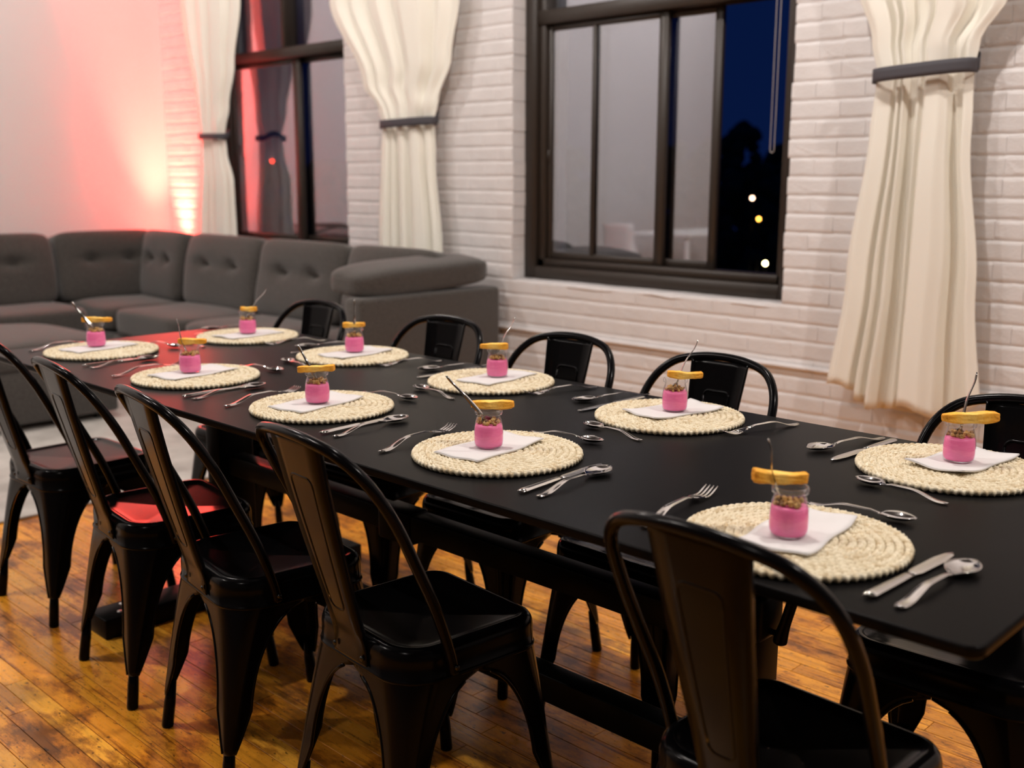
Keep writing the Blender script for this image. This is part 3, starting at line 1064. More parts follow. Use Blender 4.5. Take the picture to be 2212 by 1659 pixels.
def chair_leg(sx_, sy_):
    """folded sheet leg: corner shell that narrows to the foot with rolled edges"""
    front = sy_ > 0
    rtop = (RFc if front else RRc) - 0.003
    fx, fy = (0.190, 0.200) if front else (0.188, -0.205)
    zt, zl = 0.400, 0.085
    Hx, Hy = A_ - 0.003, B_ - 0.003
    rows = []
    edges = ([], [])
    nz = 30
    for i in range(nz + 1):
        z = zt - (zt - zl) * (i / nz) ** 1.0
        t = max(0.0, (0.39 - z) / 0.39)
        cxn = Hx + (abs(fx) - Hx) * t
        cyn = Hy + (abs(fy) - Hy) * t
        # arm length of the L along x and y
        def arm(H):
            za, zb_ = 0.376, 0.17
            if z >= za:
                return H
            if z > zb_:
                tau = (z - zb_) / (za - zb_)
                g = (H - 0.052) * max(0.0, 1 - tau ** 2.0) ** 0.5
                return H - g
            return 0.019 + (0.052 - 0.019) * max(0.0, (z - zl) / (zb_ - zl)) ** 0.9
        ax, ay = arm(Hx), arm(Hy)
        r = rtop + (0.014 - rtop) * min(1, ((0.40 - z) / 0.30)) ** 0.7
        r = min(r, ax * 0.95, ay * 0.95) if z < 0.3 else min(r, rtop)
        pts = []
        na, nc = 5, 8
        for k in range(na):
            u = k / na
            pts.append((cxn - ax + (ax - r) * u, cyn))
        for k in range(nc + 1):
            a = PI / 2 - PI / 2 * k / nc
            pts.append((cxn - r + r * math.cos(a), cyn - r + r * math.sin(a)))
        for k in range(1, na + 1):
            u = k / na
            pts.append((cxn, cyn - r - (ay - r) * u))
        row = [(p[0] * sx_, p[1] * sy_, z) for p in pts]
        rows.append(row)
        if z < 0.376:
            edges[0].append(row[0])
            edges[1].append(row[-1])
    me = sheet('leg', rows, 0.0022)
    mb = MB()
    mb.add([q.co for q in me.vertices], [tuple(pp.vertices) for pp in me.polygons])
    for e in edges:
        mb.tube(e, 0.0036, 6)
    # rounded toe where the leg closes
    tx_, ty_ = rows[-1][9][0], rows[-1][9][1]
    me2 = new_mesh('leg', mb.v, mb.f)
    return me2
def chair_foot(sx_, sy_):
    fx, fy = (0.190, 0.200) if sy_ > 0 else (0.188, 0.205)
    x1, y1 = (fx - 0.0125) * sx_, (fy - 0.0125) * sy_
    x0, y0 = (fx - 0.0215) * sx_, (fy - 0.0265) * sy_
    mb = MB()
    mb.tube([(x1, y1, 0.0), (x1, y1, 0.004), ((x0 + x1) / 2, (y0 + y1) / 2, 0.06), (x0, y0, 0.115)], [0.0130, 0.0140, 0.0135, 0.0100], 10)
    return mb.mesh('foot', True)
def chair_arch():
    half = [(0.176, -0.062, 0.398), (0.178, -0.072, 0.44), (0.182, -0.105, 0.53), (0.187, -0.148, 0.62), (0.188, -0.190, 0.705), (0.174, -0.232, 0.778), (0.134, -0.264, 0.824), (0.072, -0.280, 0.842), (0.0, -0.285, 0.847)]
    path = half + [(-x, y, z) for (x, y, z) in reversed(half[:-1])]
    pp = catmull(path, 5)
    return MB().tube(pp, 0.0105, 10).mesh('back_tube', True)
def splat_center(t):
    return catmull([(0, -0.1705, 0.397), (0, -0.1715, 0.43), (0, -0.186, 0.485), (0, -0.218, 0.60), (0, -0.252, 0.73), (0, -0.277, 0.838)], 6)
SPL = splat_center(0)
def splat_w(z):
    return lin([(0.39, 0.056), (0.45, 0.050), (0.52, 0.052), (0.65, 0.064), (0.84, 0.080)], z)
def chair_splat():
    g = []
    for q in SPL:
        w_ = splat_w(q.z)
        rowp = []
        for (u, dy) in ((-1.0, 0.012), (-0.985, 0.003), (-0.95, 0.0), (-0.5, -0.0008), (0, -0.001), (0.5, -0.0008), (0.95, 0.0), (0.985, 0.003), (1.0, 0.012)):
            k = 1.0 if q.z > 0.46 else 0.25
            rowp.append((u * w_, q.y + dy * k, q.z))
        g.append(rowp)
    return sheet('splat', g, 0.0022)
def chair_emboss():
    """raised rounded-rectangle bead pressed in the splat"""
    def yz(z):
        for a, b in zip(SPL, SPL[1:]):
            if a.z <= z <= b.z:
                t = (z - a.z) / (b.z - a.z)
                return a.y + (b.y - a.y) * t
        return SPL[-1].y
    z0, z1 = 0.50, 0.765
    pts = []
    def P2(x, z):
        pts.append((x, yz(z), z))
    w0, w1 = 0.022, 0.036
    r = 0.014
    n = 14
    for k in range(n + 1):
        t = k / n
        P2(-(w0 + (w1 - w0) * t), z0 + r + (z1 - z0 - 2 * r) * t)
    for k in range(1, 5):
        a = PI / 2 * k / 4
        P2(-w1 + r - r * math.cos(a), z1 - r + r * math.sin(a))
    for k in range(5):
        a = PI / 2 * k / 4
        P2(w1 - r + r * math.sin(a), z1 - r + r * math.cos(a))
    for k in range(n, -1, -1):
        t = k / n
        P2(w0 + (w1 - w0) * t, z0 + r + (z1 - z0 - 2 * r) * t)
    for k in range(1, 5):
        a = PI / 2 * k / 4
        P2(w0 - r + r * math.cos(a), z0 + r - r * math.sin(a))
    for k in range(5):
        a = PI / 2 * k / 4
        P2(-w0 + r - r * math.sin(a), z0 + r - r * math.cos(a))
    return MB().tube(pts, 0.0036, 6, closed=True).mesh('embossed_panel', True)
def make_chair():
    root = empty('metal_chair')
    obj('seat', chair_seat(), M_chair, root)
    for (sx_, sy_) in ((1, 1), (-1, 1), (-1, -1), (1, -1)):
        lg = obj('leg', chair_leg(sx_, sy_), M_chair, root)
        obj('foot', chair_foot(sx_, sy_), M_chair, lg)
    obj('back_tube', chair_arch(), M_chair, root)
    sp_ = obj('splat', chair_splat(), M_chair, root)
    obj('embossed_panel', chair_emboss(), M_chair, sp_)
    rv = MB().lathe([(0.0055, 0.0), (0.0052, 0.0018), (0.003, 0.0032), (0.0001, 0.0036)], 10).mesh('rivet', True)
    rv.materials.append(M_rivet)
    for (x, y, z, rx, rz) in ((-0.046, -0.1745, 0.412, PI / 2, 0), (0.046, -0.1745, 0.412, PI / 2, 0), (0.189, -0.064, 0.412, PI / 2, PI / 2), (-0.189, -0.064, 0.412, PI / 2, -PI / 2)):
        o = obj('rivet', rv, None, root, (x, y, z))
        o.rotation_euler = (rx, 0, rz)
    hl = MB().lathe([(0.0045, 0.0), (0.004, 0.001), (0.0001, 0.0012)], 8).mesh('seat_stud', True)
    hl.materials.append(M_rivet)
    for (x, y) in ((-0.03, -0.03), (0.03, -0.03), (0.03, 0.03), (-0.03, 0.03)):
        obj('seat_stud', hl, None, root, (x, y, 0.4352 + 0.010 * 0))
    return root
ch0 = make_chair()
ORD = ['nearest the right end', 'second from the right end', 'in the middle of its row', 'second from the sofa end', 'nearest the sofa end']
ORDN = ['at the right end', 'second from the right end', 'at the middle seat', 'second from the sofa end', 'at the sofa end']
chairs = [
    (0.625, -0.315, -2, 0, 0), (-0.155, -0.373, -5, 0, 1), (-0.662, -0.398, -8, 0, 2), (-1.157, -0.372, -6, 0, 3), (-1.805, -0.325, 2, 0, 4),
    (0.655, 0.255, 183, 1, 0), (-0.085, 0.265, 180, 1, 1), (-0.575, 0.275, 181, 1, 2), (-1.085, 0.29, 184, 1, 3), (-1.73, 0.265, 182, 1, 4)]
for k, (x, y, a, s, i) in enumerate(chairs):
    o = ch0 if k == 0 else copy_tree(ch0)
    o.location = (x, y, 0)
    o.rotation_euler = (0, 0, math.radians(a))
    side = 'window side' if s else 'near side'
    tag(o, 'black metal chair on the %s, %s' % (side, ORD[i]), 'chair', 'black metal dining chairs')

# ================================================================== TABLE SETTINGS
def make_mat_mesh():
    R, W = 0.168, 0.0140
    v, f, cols = [], [], []
    r = random.Random(5)
    per = 0.037
    n_seg = 13
    ring_r = []
    rr = R - W * 0.5
    while rr > W * 0.3:
        ring_r.append(rr)
        rr -= W * 0.93
    NS = 7
    for q, rad in enumerate(ring_r):
        circ = 2 * PI * rad
        npd = max(2, round(circ / per))
        m = max(npd * 8, 14) if rad > 0.03 else max(npd * 8, 16)
        wz = 0.0038
        for s in range(3):
            b0 = len(v)
            shade0 = r.random()
            col_per = [r.random() for _ in range(npd * 2 + 2)]
            for k in range(m):
                a = 2 * PI * k / m
                ph = npd * a + 2 * PI * s / 3
                off = math.sin(ph) * W * 0.26
                zz = 0.0078 + math.sin(2 * ph) * wz * 0.60
                tilt = math.cos(ph) * 0.5
                lump = 1.0 + 0.22 * math.cos(2 * ph + 0.5)
                jr = r.uniform(-0.0005, 0.0005)
                cc = (rad + off + jr)
                for j in range(NS):
                    t = 2 * PI * j / NS
                    er = math.cos(t) * W * 0.33 * lump
                    ez = math.sin(t) * 0.0048 * lump
                    er, ez = er * math.cos(tilt * 0.5) - ez * math.sin(tilt * 0.5), er * math.sin(tilt * 0.5) * 0.6 + ez * math.cos(tilt * 0.5)
                    sk = 0.004 * math.cos(ph) * math.cos(t)
                    ang = a + sk / max(rad, 0.02)
                    v.append(((cc + er) * math.cos(ang), (cc + er) * math.sin(ang), max(0.0004, zz + ez)))
                    cols.append(col_per[int(ph / PI) % len(col_per)])
            for k in range(m):
                k2 = (k + 1) % m
                for j in range(NS):
                    f.append((b0 + k * NS + j, b0 + k * NS + (j + 1) % NS, b0 + k2 * NS + (j + 1) % NS, b0 + k2 * NS + j))
    # backing so no table shows through the gaps
    b0 = len(v)
    nn = 48
    for k in range(nn):
        a = 2 * PI * k / nn
        v.append(((R - 0.006) * math.cos(a), (R - 0.006) * math.sin(a), 0.0035))
        cols.append(0.0)
    f.append(tuple(b0 + k for k in range(nn)))
    me = new_mesh('placemat', v, f)
    ca = me.color_attributes.new('husk', 'FLOAT_COLOR', 'POINT')
    for k, c in enumerate(cols):
        ca.data[k].color = (c, c, c, 1)
    me.materials.append(M_husk)
    return me
MAT = make_mat_mesh()

def make_napkin(seed):
    r = random.Random(seed)
    w_, h_ = 0.112, 0.212
    nx, ny = 12, 20
    a, b = r.uniform(0, 6), r.uniform(0, 6)
    c1, c2 = r.uniform(0.002, 0.006), r.uniform(0.001, 0.005)
    g = []
    for i in range(nx + 1):
        row_ = []
        u = i / nx * 2 - 1
        for j in range(ny + 1):
            t = j / ny * 2 - 1
            d = max(0.0, math.hypot(u * 0.6, t) - 0.45)
            z = 0.0012 + d * d * (c1 * (1 + math.sin(2.2 * t + a)) * 0.5 + c2 * (1 + math.sin(3 * u + b)) * 0.5) * 2.0
            x = u * w_ / 2 + 0.0025 * math.sin(5 * t + a) * abs(u)
            y = t * h_ / 2 + 0.0025 * math.sin(5 * u + b) * abs(t)
            row_.append((x, y, z))
        g.append(row_)
    me = sheet('napkin', g, 0.0016)
    g2 = MB()
    g2.add([q.co for q in me.vertices], [tuple(p_.vertices) for p_ in me.polygons])
    # second ply slightly offset
    g2.add([(q.co.x * 0.985 + 0.001, q.co.y * 0.985, q.co.z + 0.0014) for q in me.vertices], [tuple(p_.vertices) for p_ in me.polygons])
    me2 = g2.mesh('napkin', True)
    me2.materials.append(M_napkin)
    return me2
NAPS = [make_napkin(s) for s in range(10)]

# --- cutlery, lying along +y from the handle end (y=0), z up
def strip(stations, nx=8):
    """stations: (y, halfwidth, z, dish, thickness) -> closed solid"""
    top, bot = [], []
    for (y, w_, z, dish, th) in stations:
        rt_, rb_ = [], []
        for k in range(nx + 1):
            u = k / nx * 2 - 1
            zz = z + dish * (u * u) - dish
            crown = th * (1 - abs(u) ** 2.5)
            rt_.append((u * w_, y, zz + (crown if dish == 0 else th * 0.5)))
            rb_.append((u * w_, y, zz - (crown * 0.4 if dish == 0 else th * 0.5)))
        top.append(rt_)
        bot.append(rb_)
    v, f = [], []
    n = nx + 1
    m = len(stations)
    for rws in (top, bot):
        for q in rws:
            v += q
    o = m * n
    for i in range(m - 1):
        for k in range(nx):
            f.append((i * n + k, i * n + k + 1, (i + 1) * n + k + 1, (i + 1) * n + k))
            f.append((o + i * n + k, o + (i + 1) * n + k, o + (i + 1) * n + k + 1, o + i * n + k + 1))
        f.append((i * n, (i + 1) * n, o + (i + 1) * n, o + i * n))
        f.append((i * n + nx, o + i * n + nx, o + (i + 1) * n + nx, (i + 1) * n + nx))
    for k in range(nx):
        f.append((k, o + k, o + k + 1, k + 1))
        e = (m - 1) * n
        f.append((e + k, e + k + 1, o + e + k + 1, o + e + k))
    return v, f
def handle_st(Lh, w_end, w_neck, arch, z_neck, n=16, th=0.0016):
    st = []
    for k in range(n + 1):
        t = k / n
        y = Lh * t
        w_ = lin([(0, w_end * 0.55), (0.03, w_end * 0.9), (0.10, w_end), (0.3, w_end * 0.85), (0.75, w_neck * 1.15), (1, w_neck)], t)
        z = interp([(0, 0.0028), (0.12, 0.0022), (0.55, arch), (0.85, arch * 0.75 + z_neck * 0.25), (1, z_neck)], t)
        st.append((y, w_, z, 0.0, th))
    return st
def make_spoon(Lt, bowl_l, bowl_w, arch=0.013, wend=0.0085):
    Lh = Lt - bowl_l
    hv_, hf_ = strip(handle_st(Lh, wend, 0.0038, arch, 0.0075), 6)
    st = []
    n = 16
    for k in range(n + 1):
        t = k / n
        wv = bowl_w * (max(0.0, math.sin(PI * min(max(t, 0.02), 0.985))) ** 0.62) * (1 - 0.12 * (t - 0.5))
        rim = 0.0095 + 0.001 * math.sin(PI * t)
        if t < 0.12:
            rim = 0.0075 + (0.0095 - 0.0075) * t / 0.12
        depth = 0.0082 * (math.sin(PI * min(max(t, 0.0), 1.0)) ** 0.7)
        st.append((Lh + bowl_l * t - 0.0008, max(wv, 0.0036 if t < 0.1 else 0.0012), rim, depth, 0.0011))
    # here z is the rim height: strip() lowers the centre by dish
    bv_, bf_ = strip(st, 12)
    h = new_mesh('handle', hv_, hf_)
    b = new_mesh('bowl', bv_, bf_)
    h.materials.append(M_steel2)
    b.materials.append(M_steel)
    return h, b
SPOON_H, SPOON_B = make_spoon(0.225, 0.072, 0.0235)
DESS_H, DESS_B = make_spoon(0.180, 0.058, 0.0195, 0.012, 0.0075)
TEA_H, TEA_B = make_spoon(0.142, 0.036, 0.0120, 0.010, 0.0030)
def make_fork():
    hv_, hf_ = strip(handle_st(0.145, 0.0085, 0.0042, 0.013, 0.008), 6)
    h = new_mesh('handle', hv_, hf_)
    mb = MB()
    st = []
    for k in range(7):
        t = k / 6
        st.append((0.144 + 0.026 * t, interp([(0, 0.0042), (0.4, 0.0095), (1, 0.0125)], t), 0.008 - 0.004 * t, 0.0, 0.0012))
    v_, f_ = strip(st, 6)
    mb.add(v_, f_)
    for k in range(4):
        x = -0.0098 + k * 0.00653
        pts = []
        stt = []
        for q in range(8):
            t = q / 7
            y = 0.168 + 0.047 * t
            z = 0.0042 - 0.0025 * math.sin(PI * 0.5 * min(1, t * 2)) + 0.012 * max(0, t - 0.25) ** 1.6
            stt.append((y, 0.0021 * (1 - 0.45 * t ** 3), z, 0.0, 0.0011))
        v_, f_ = strip(stt, 3)
        mb.add([(q[0] + x, q[1], q[2]) for q in v_], f_)
    b = mb.mesh('tines', True)
    h.materials.append(M_steel2)
    b.materials.append(M_steel)
    return h, b
FORK_H, FORK_T = make_fork()
def make_knife():
    st = []
    for k in range(13):
        t = k / 12
        st.append((0.115 * t, lin([(0, 0.006), (0.04, 0.0092), (0.5, 0.0082), (0.92, 0.0068), (1, 0.0072)], t), 0.0042, 0.0, lin([(0, 0.002), (0.08, 0.0036), (0.9, 0.0032), (1, 0.002)], t)))
    v_, f_ = strip(st, 8)
    h = new_mesh('handle', v_, f_)
    st = []
    for k in range(15):
        t = k / 14
        st.append((0.114 + 0.128 * t, lin([(0, 0.0055), (0.06, 0.0062), (0.12, 0.0095), (0.7, 0.0102), (0.92, 0.0068), (1, 0.0015)], t), 0.0036, 0.0, lin([(0, 0.0016), (1, 0.0007)], t)))
    v_, f_ = strip(st, 4)
    b = new_mesh('blade', v_, f_)
    h.materials.append(M_steel2)
    b.materials.append(mat('satin_blade', (0.62, 0.60, 0.58), 0.24, metal=1.0))
    return h, b
KNIFE_H, KNIFE_B = make_knife()

def place_cutlery(name, parts, end, tip, z, label, cat, group):
    root = tag(empty(name, (end[0], end[1], z), math.atan2(tip[1] - end[1], tip[0] - end[0]) - PI / 2), label, cat, group)
    for nm, me in parts:
        obj(nm, me, None, root)
    return root

# --- jar
def jar_meshes():
    outer = [(0.0001, 0.0006), (0.022, 0.0004), (0.0262, 0.002), (0.0285, 0.007), (0.0292, 0.016), (0.0290, 0.030), (0.0280, 0.042), (0.0258, 0.053), (0.0238, 0.060), (0.0232, 0.0635), (0.0236, 0.0655), (0.0268, 0.0665), (0.0276, 0.0690), (0.0274, 0.0725), (0.0262, 0.0745), (0.0245, 0.0748)]
    inner = [(0.0232, 0.0735), (0.0222, 0.066), (0.0218, 0.0625), (0.0224, 0.059), (0.0244, 0.052), (0.0266, 0.0415)]
    g = recalc(MB().lathe(outer + inner, 32).mesh('glass', True))
    g.materials.append(M_jar)
    pud = [(0.0001, 0.0022), (0.0208, 0.0022), (0.0252, 0.0036), (0.0273, 0.008), (0.0281, 0.016), (0.0280, 0.030), (0.0271, 0.0405), (0.0262, 0.0448), (0.024, 0.0462), (0.012, 0.0468), (0.0001, 0.0470)]
    pm = recalc(MB().lathe(pud, 32).mesh('pudding', True))
    pm.materials.append(M_pink)
    return g, pm
JAR_G, JAR_P = jar_meshes()
def granola(seed):
    r = random.Random(seed)
    mb = MB()
    for k in range(46):
        a = r.uniform(0, 2 * PI)
        rad = 0.0215 * math.sqrt(r.random())
        cx, cy = rad * math.cos(a), rad * math.sin(a)
        cz = 0.0475 + r.uniform(0, 0.0095) * (1 - 0.3 * rad / 0.0215)
        s = r.uniform(0.0026, 0.0056)
        bm = bmesh.new()
        bmesh.ops.create_icosphere(bm, subdivisions=1, radius=s)
        for q in bm.verts:
            q.co *= r.uniform(0.7, 1.25)
            q.co.x *= r.uniform(0.95, 1.1)
        mb.add([(q.co.x + cx, q.co.y + cy, q.co.z + cz) for q in bm.verts], [[q.index for q in f_.verts] for f_ in bm.faces])
        bm.free()
    me = mb.mesh('granola', False)
    me.materials.append(M_gran)
    return me
GRAN = [granola(s) for s in range(4)]
def toast_mesh(ln, seed, hw=0.0095, hh=0.0080):
    r = random.Random(seed)
    bm = bmesh.new()
    bmesh.ops.create_cube(bm, size=2.0)
    bmesh.ops.subdivide_edges(bm, edges=bm.edges, cuts=11, use_grid_fill=True)
    k = [r.uniform(0, 6) for _ in range(5)]
    bend = r.uniform(-0.002, 0.003)
    for q in bm.verts:
        c = q.co.copy()
        den = (abs(c.x) ** 9 + abs(c.y) ** 9 + abs(c.z) ** 9) ** (1 / 9)
        c /= den
        wv = 1 + 0.14 * math.sin(2.3 * c.x + k[0]) + 0.06 * math.sin(7 * c.x + k[1])
        hv2 = 1 + 0.14 * math.sin(2.0 * c.x + k[2]) + 0.07 * math.sin(6 * c.x + k[3])
        q.co = (c.x * ln / 2 + 0.001 * math.sin(5 * c.y + k[4]) + r.uniform(-0.0008, 0.0008), c.y * hw * wv + r.uniform(-0.0008, 0.0008), c.z * hh * hv2 + bend * c.x * c.x + r.uniform(-0.0007, 0.0007))
    for f_ in bm.faces:
        f_.smooth = True
    me = bpy.data.meshes.new('toast_stick')
    bm.to_mesh(me)
    bm.free()
    me.materials.append(M_toast)
    return me

mats_xy = [(0.587, -0.283), (-0.089, -0.234), (-0.684, -0.22), (-1.242, -0.23), (-1.838, -0.213), (0.589, 0.279), (-0.043, 0.27), (-0.628, 0.283), (-1.216, 0.278), (-1.789, 0.275)]
jars_xy = [(0.585, -0.300), (-0.105, -0.242), (-0.688, -0.23), (-1.258, -0.237), (-1.871, -0.214), (0.594, 0.306), (-0.044, 0.292), (-0.63, 0.308), (-1.221, 0.289), (-1.785, 0.273)]
naps = [(0.582, -0.265, 8), (-0.110, -0.234, 6), (-0.700, -0.224, 10), (-1.259, -0.228, 9), (-1.865, -0.21, 10), (0.597, 0.320, -6), (-0.053, 0.301, -12), (-0.629, 0.307, 8), (-1.215, 0.289, 6), (-1.780, 0.27, 8)]
# spoon handle tips above the jar base and lean; toast ends relative to the jar axis
tips = [(-0.024, -0.023, 0.147), (-0.060, -0.058, 0.141), (-0.030, -0.029, 0.136), (-0.020, -0.019, 0.146), (-0.048, -0.047, 0.139), (0.017, 0.016, 0.168), (0.036, 0.035, 0.160), (0.036, 0.035, 0.158), (0.003, 0.003, 0.160), (0.052, 0.050, 0.150)]
exits = [(-0.008, -0.008, 0.078), (-0.020, -0.020, 0.077), (-0.008, -0.008, 0.076), (-0.004, -0.004, 0.076), (-0.016, -0.016, 0.076), (0.007, 0.007, 0.080), (0.013, 0.013, 0.080), (0.013, 0.013, 0.078), (0.001, 0.001, 0.080), (0.017, 0.017, 0.078)]
toasts = [((-0.039, -0.037), (0.019, 0.018), 6, 9), ((-0.024, -0.024), (0.035, 0.034), 0, 7), ((-0.030, -0.029), (0.031, 0.030), -6, 10), ((-0.023, -0.022), (0.031, 0.030), 0, 8), ((-0.031, -0.030), (0.034, 0.033), 0, 8), ((-0.029, -0.028), (0.046, 0.042), -3, 11), ((-0.014, -0.014), (0.042, 0.041), 3, 7), ((-0.032, -0.031), (0.020, 0.020), 0, 8), ((-0.028, -0.018), (0.018, 0.028), -3, 9), ((-0.020, -0.010), (0.018, 0.028), 2, 8)]
for i in range(10):
    s = 1 if i < 5 else -1
    mx_, my_ = mats_xy[i]
    side = 'near side' if s == 1 else 'window side'
    pos = 'on the %s, %s' % (side, ORDN[i % 5])
    o = obj('placemat', MAT, None, None, (mx_, my_, TT))
    o.rotation_euler = (0, 0, 1.7 * i)
    tag(o, 'round braided straw placemat ' + pos, 'placemat', 'round braided placemats')
    nx_, ny_, na_ = naps[i]
    o = obj('napkin', NAPS[i], None, None, (nx_, ny_, TT + 0.0128))
    o.rotation_euler = (0, 0, math.radians(na_))
    tag(o, 'white paper napkin under the jar ' + pos, 'napkin', 'white paper napkins')
    jx, jy = jars_xy[i]
    JZ = TT + 0.0172
    jr = tag(empty('dessert_jar', (jx, jy, JZ), i * 0.9), 'glass jar of pink pudding ' + pos, 'jar', 'pink dessert jars')
    obj('glass', JAR_G, None, jr)
    obj('pudding', JAR_P, None, jr)
    obj('granola', GRAN[i % 4], None, jr)
    # teaspoon standing in the jar
    tip = Vector(tips[i])
    ex = Vector(exits[i])
    ax = (ex - tip).normalized()
    root = empty('teaspoon', (jx + tip.x, jy + tip.y, JZ + tip.z))
    zax = Vector((0.35 * s, -0.6, 0.7))
    if i in (0, 3, 8):
        zax = Vector((-0.6 * s, -0.5, 0.5))
    zax = (zax - ax * zax.dot(ax)).normalized()
    xax = ax.cross(zax)
    root.rotation_euler = Matrix((xax, ax, zax)).transposed().to_euler()
    tag(root, 'teaspoon standing in the jar ' + pos, 'spoon', 'teaspoons standing in jars')
    kk = min(1.0, (tip.z - 0.026) / (-ax.z * 0.142))
    root.scale = (1, kk, 1)
    obj('handle', TEA_H, None, root)
    obj('bowl', TEA_B, None, root)
    # toast stick across the rim
    (ax0, ay0), (ax1, ay1), tl, th_ = toasts[i]
    ln = math.hypot(ax1 - ax0, ay1 - ay0)
    hh = 0.0072 if i not in (0, 5) else 0.0088
    o = obj('toast_stick', toast_mesh(ln, 50 + i, 0.0095, hh), None, None, (jx + (ax0 + ax1) / 2, jy + (ay0 + ay1) / 2, JZ + 0.0750 + hh * 1.02))
    # sits beside the spoon: slide it a little off the spoon stem
    perp = Vector((-(ay1 - ay0), ax1 - ax0)).normalized()
    sh = 0.010 if i not in (2,) else -0.010
    if i in (0, 2, 3, 1, 4):
        o.location.x += perp.x * sh
        o.location.y += perp.y * sh
    else:
        o.location.x -= perp.x * 0.009
        o.location.y -= perp.y * 0.009
    o.rotation_euler = (0, math.radians(tl) * 0.5, math.atan2(ay1 - ay0, ax1 - ax0))
    tag(o, 'golden toast stick across the jar ' + pos, 'toast', 'toast sticks on the jars')
    # cutlery
    def W2(p):
        return (mx_ + s * p[0], my_ + s * p[1])
    jt = lambda: random.uniform(-0.006, 0.006)
    if s == 1:
        kn = ((0.208 + jt() * 0.3, -0.155), (0.192, 0.09))
        spn = ((0.249, -0.152), (0.224, 0.07))
        fk = ((-0.176, -0.152), (-0.228, 0.09))
        ds = ((-0.085, 0.190), (0.095, 0.213))
        if i == 0:
            kn = ((0.177, -0.128), (0.190, 0.112))
            spn = ((0.221, -0.134), (0.230, 0.09))
            fk = ((-0.20, -0.11), (-0.233, 0.105))
    else:
        kn = ((0.163 + 0.018, -0.150), (0.193, 0.09))
        spn = ((0.176 + 0.022, -0.19), (0.262, 0.0))
        fk = ((-0.240, -0.150), (-0.182, 0.035))
        ds = ((-0.085, 0.213), (0.090, 0.186))
        if i == 5:
            kn = ((0.174, -0.150), (0.190, 0.09))
            spn = ((0.200, -0.155), (0.246, 0.022))
    place_cutlery('knife', (('handle', KNIFE_H), ('blade', KNIFE_B)), W2(kn[0]), W2(kn[1]), TT + 0.0006, 'table knife beside the placemat ' + pos, 'knife', 'table knives')
    place_cutlery('soup_spoon', (('handle', SPOON_H), ('bowl', SPOON_B)), W2(spn[0]), W2(spn[1]), TT + 0.0006, 'large soup spoon beside the knife ' + pos, 'spoon', 'soup spoons')
    place_cutlery('fork', (('handle', FORK_H), ('tines', FORK_T)), W2(fk[0]), W2(fk[1]), TT + 0.0006, 'four-tined fork beside the placemat ' + pos, 'fork', 'table forks').scale = (1.1, 1.16 if s == 1 else 1.0, 1.25)
    place_cutlery('dessert_spoon', (('handle', DESS_H), ('bowl', DESS_B)), W2(ds[0]), W2(ds[1]), TT + 0.0006, 'dessert spoon laid above the placemat ' + pos, 'spoon', 'dessert spoons')

# ---- white table and chairs on the far side of the room (they show in the window glass)
wt = tag(empty('side_table', (-5.25, -3.0, 0.0)), 'white side table seen reflected in the middle window', 'table')
obj('tabletop', slab('tabletop', 0.38, 0.80, 0.03, 0.70, 0.73), M_white_table, wt)
for (x, y) in ((-0.33, -0.74), (0.33, -0.74), (-0.33, 0.74), (0.33, 0.74)):
    obj('leg', boxmesh('leg', x - 0.02, x + 0.02, y - 0.02, y + 0.02, 0, 0.70, 0.004), M_white_table, wt)
def shell_chair(x, y, rz, label):
    c = tag(empty('shell_chair', (x, y, 0), rz), label, 'chair')
    g = []
    prof = catmull([(0, 0.20, 0.44), (0, 0.05, 0.43), (0, -0.12, 0.44), (0, -0.19, 0.50), (0, -0.22, 0.65), (0, -0.25, 0.84)], 5)
    for q in prof:
        hw = 0.21 if q.z < 0.6 else 0.19
        g.append([(u * hw, q.y + 0.05 * u * u * (1 if q.z > 0.47 else 0), q.z + 0.03 * u * u * (1 if q.z < 0.47 else 0)) for u in (-1, -0.6, 0, 0.6, 1)])
    obj('seat_shell', sheet('seat_shell', g, 0.012), M_white_table, c)
    for (sx_, sy_) in ((1, 1), (-1, 1), (1, -1), (-1, -1)):
        obj('leg', MB().tube([(sx_ * 0.13, sy_ * 0.13, 0.44), (sx_ * 0.19, sy_ * 0.19, 0.0)], [0.016, 0.011], 8).mesh('leg', True), M_white_table, c)
shell_chair(-4.72, -2.75, math.radians(95), 'white shell chair seen reflected in the middle window sash')
shell_chair(-5.35, -1.95, math.radians(180), 'white shell chair at the end of the reflected side table')
pil = MB().box(XL, XL + 0.12, -1.75, -1.45, 0, ZC)
tag(obj('trim_2', pil.mesh('trim_2'), M_plaster), kind='structure')

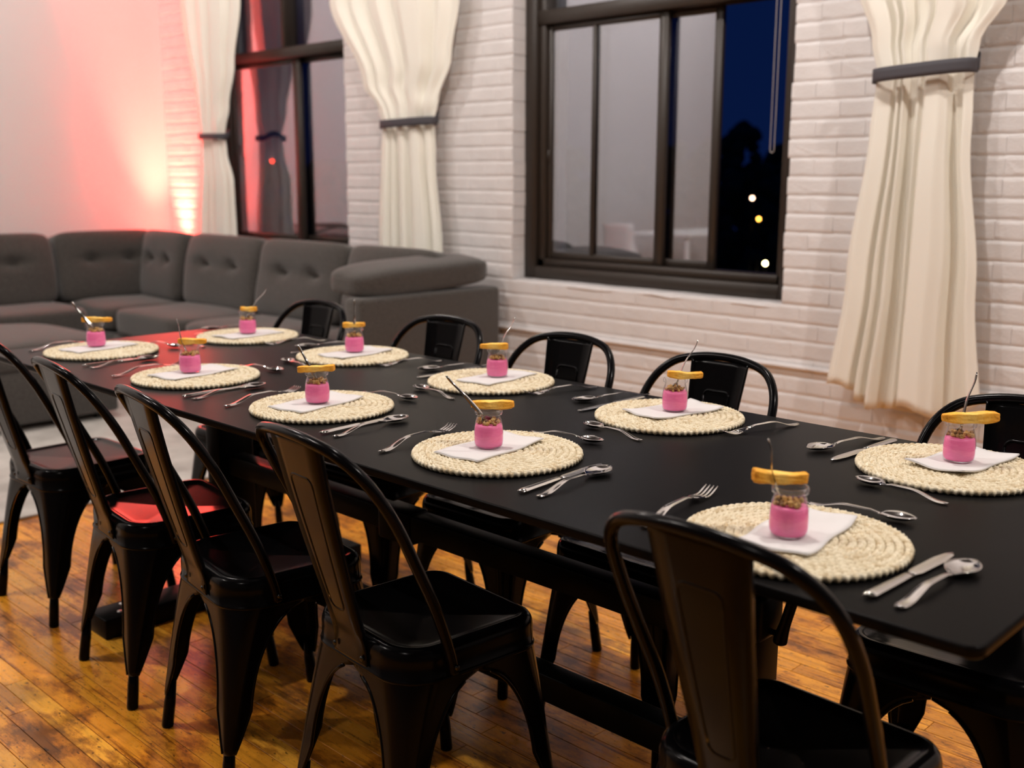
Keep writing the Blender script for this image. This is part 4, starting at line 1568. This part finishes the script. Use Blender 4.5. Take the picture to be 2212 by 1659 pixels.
# ================================================================== OUTSIDE THE WINDOWS
GZ = -8.0
tag(obj('ground', MB().box(-160, 40, 6, 160, GZ - 0.5, GZ).mesh('ground'), M_asphalt), kind='structure')
def tree(x, y, h, wd, label, seed):
    r = random.Random(seed)
    root = tag(empty('tree', (x, y, GZ)), label, 'tree', 'dark trees outside')
    obj('trunk', MB().tube([(0, 0, 0), (0.1, 0, h * 0.3), (0, 0.1, h * 0.7)], [0.3, 0.24, 0.1], 8).mesh('trunk', True), M_bark, root)
    mb = MB()
    for k in range(150):
        t = r.uniform(0.2, 1.0)
        rad = wd * 1.25 * (1 - t) ** 0.6 + 0.1
        a = r.uniform(0, 2 * PI)
        q = rad * math.sqrt(r.random())
        bm = bmesh.new()
        bmesh.ops.create_icosphere(bm, subdivisions=2, radius=r.uniform(0.07, 0.17) * wd * (1.25 - 0.6 * t))
        cx, cy, cz = q * math.cos(a), q * math.sin(a), h * t * 0.95
        mb.add([(p_.co.x * r.uniform(0.75, 1.3) + cx, p_.co.y * r.uniform(0.75, 1.3) + cy, p_.co.z * r.uniform(0.7, 1.2) + cz) for p_ in bm.verts], [[p_.index for p_ in f_.verts] for f_ in bm.faces])
        bm.free()
    obj('crown', mb.mesh('crown', True), M_leaf, root)
def at_px(u, v_, D):
    return CAM + (fw + rt * ((u - 1106) / F_PX) - up * ((v_ - 829.5) / F_PX)) * D
for (u, v_, D, wd, lb, sd) in ((1612, 245, 42, 3.4, 'tallest dark tree silhouette outside the open window pane', 1), (1540, 285, 54, 3.6, 'dark tree silhouette left of the tallest one outside', 2), (1690, 300, 66, 4.2, 'dark tree silhouette right of the tallest one outside', 3), (1460, 300, 68, 4.6, 'dark tree silhouette behind the sliding sash', 4), (1350, 315, 80, 5.0, 'dark tree silhouette behind the middle of the window', 5), (1240, 310, 94, 5.4, 'dark tree silhouette behind the left sash of the window', 6), (700, 330, 55, 4.5, 'dark tree silhouette behind the left window', 7), (590, 340, 75, 4.5, 'dark tree silhouette at the edge of the left window', 8)):
    p_ = at_px(u, v_, D)
    tree(p_.x, p_.y, p_.z - GZ, wd, lb, sd)
def street_lamp(u, v_, D, col, st, rad, label):
    p_ = at_px(u, v_, D)
    root = tag(empty('street_lamp', (p_.x, p_.y, GZ)), label, 'lamp')
    H = p_.z - GZ
    obj('pole', MB().tube([(0, 0, 0), (0, 0, H - rad * 1.1)], 0.04, 6).mesh('pole', True), M_frame_black, root)
    bm = bmesh.new()
    bmesh.ops.create_icosphere(bm, subdivisions=2, radius=rad)
    me = bpy.data.meshes.new('globe')
    bm.to_mesh(me)
    bm.free()
    obj('globe', me, emit('lamp_glow', col, st), root, (0, 0, H))
street_lamp(1625, 428, 34, (1.0, 0.62, 0.42), 14, 0.05, 'pale distant street lamp seen high through the open pane')
street_lamp(1639, 473, 34, (1.0, 0.42, 0.06), 14, 0.05, 'orange distant street lamp seen through the open pane')
street_lamp(1653, 569, 34, (1.0, 0.75, 0.30), 45, 0.055, 'bright yellow street lamp low in the open pane')
street_lamp(588, 348, 34, (1.0, 0.05, 0.02), 30, 0.045, 'small red lamp standing in for a reflection in the left window')  # added outdoor lamp in place of an LED reflected in the glass
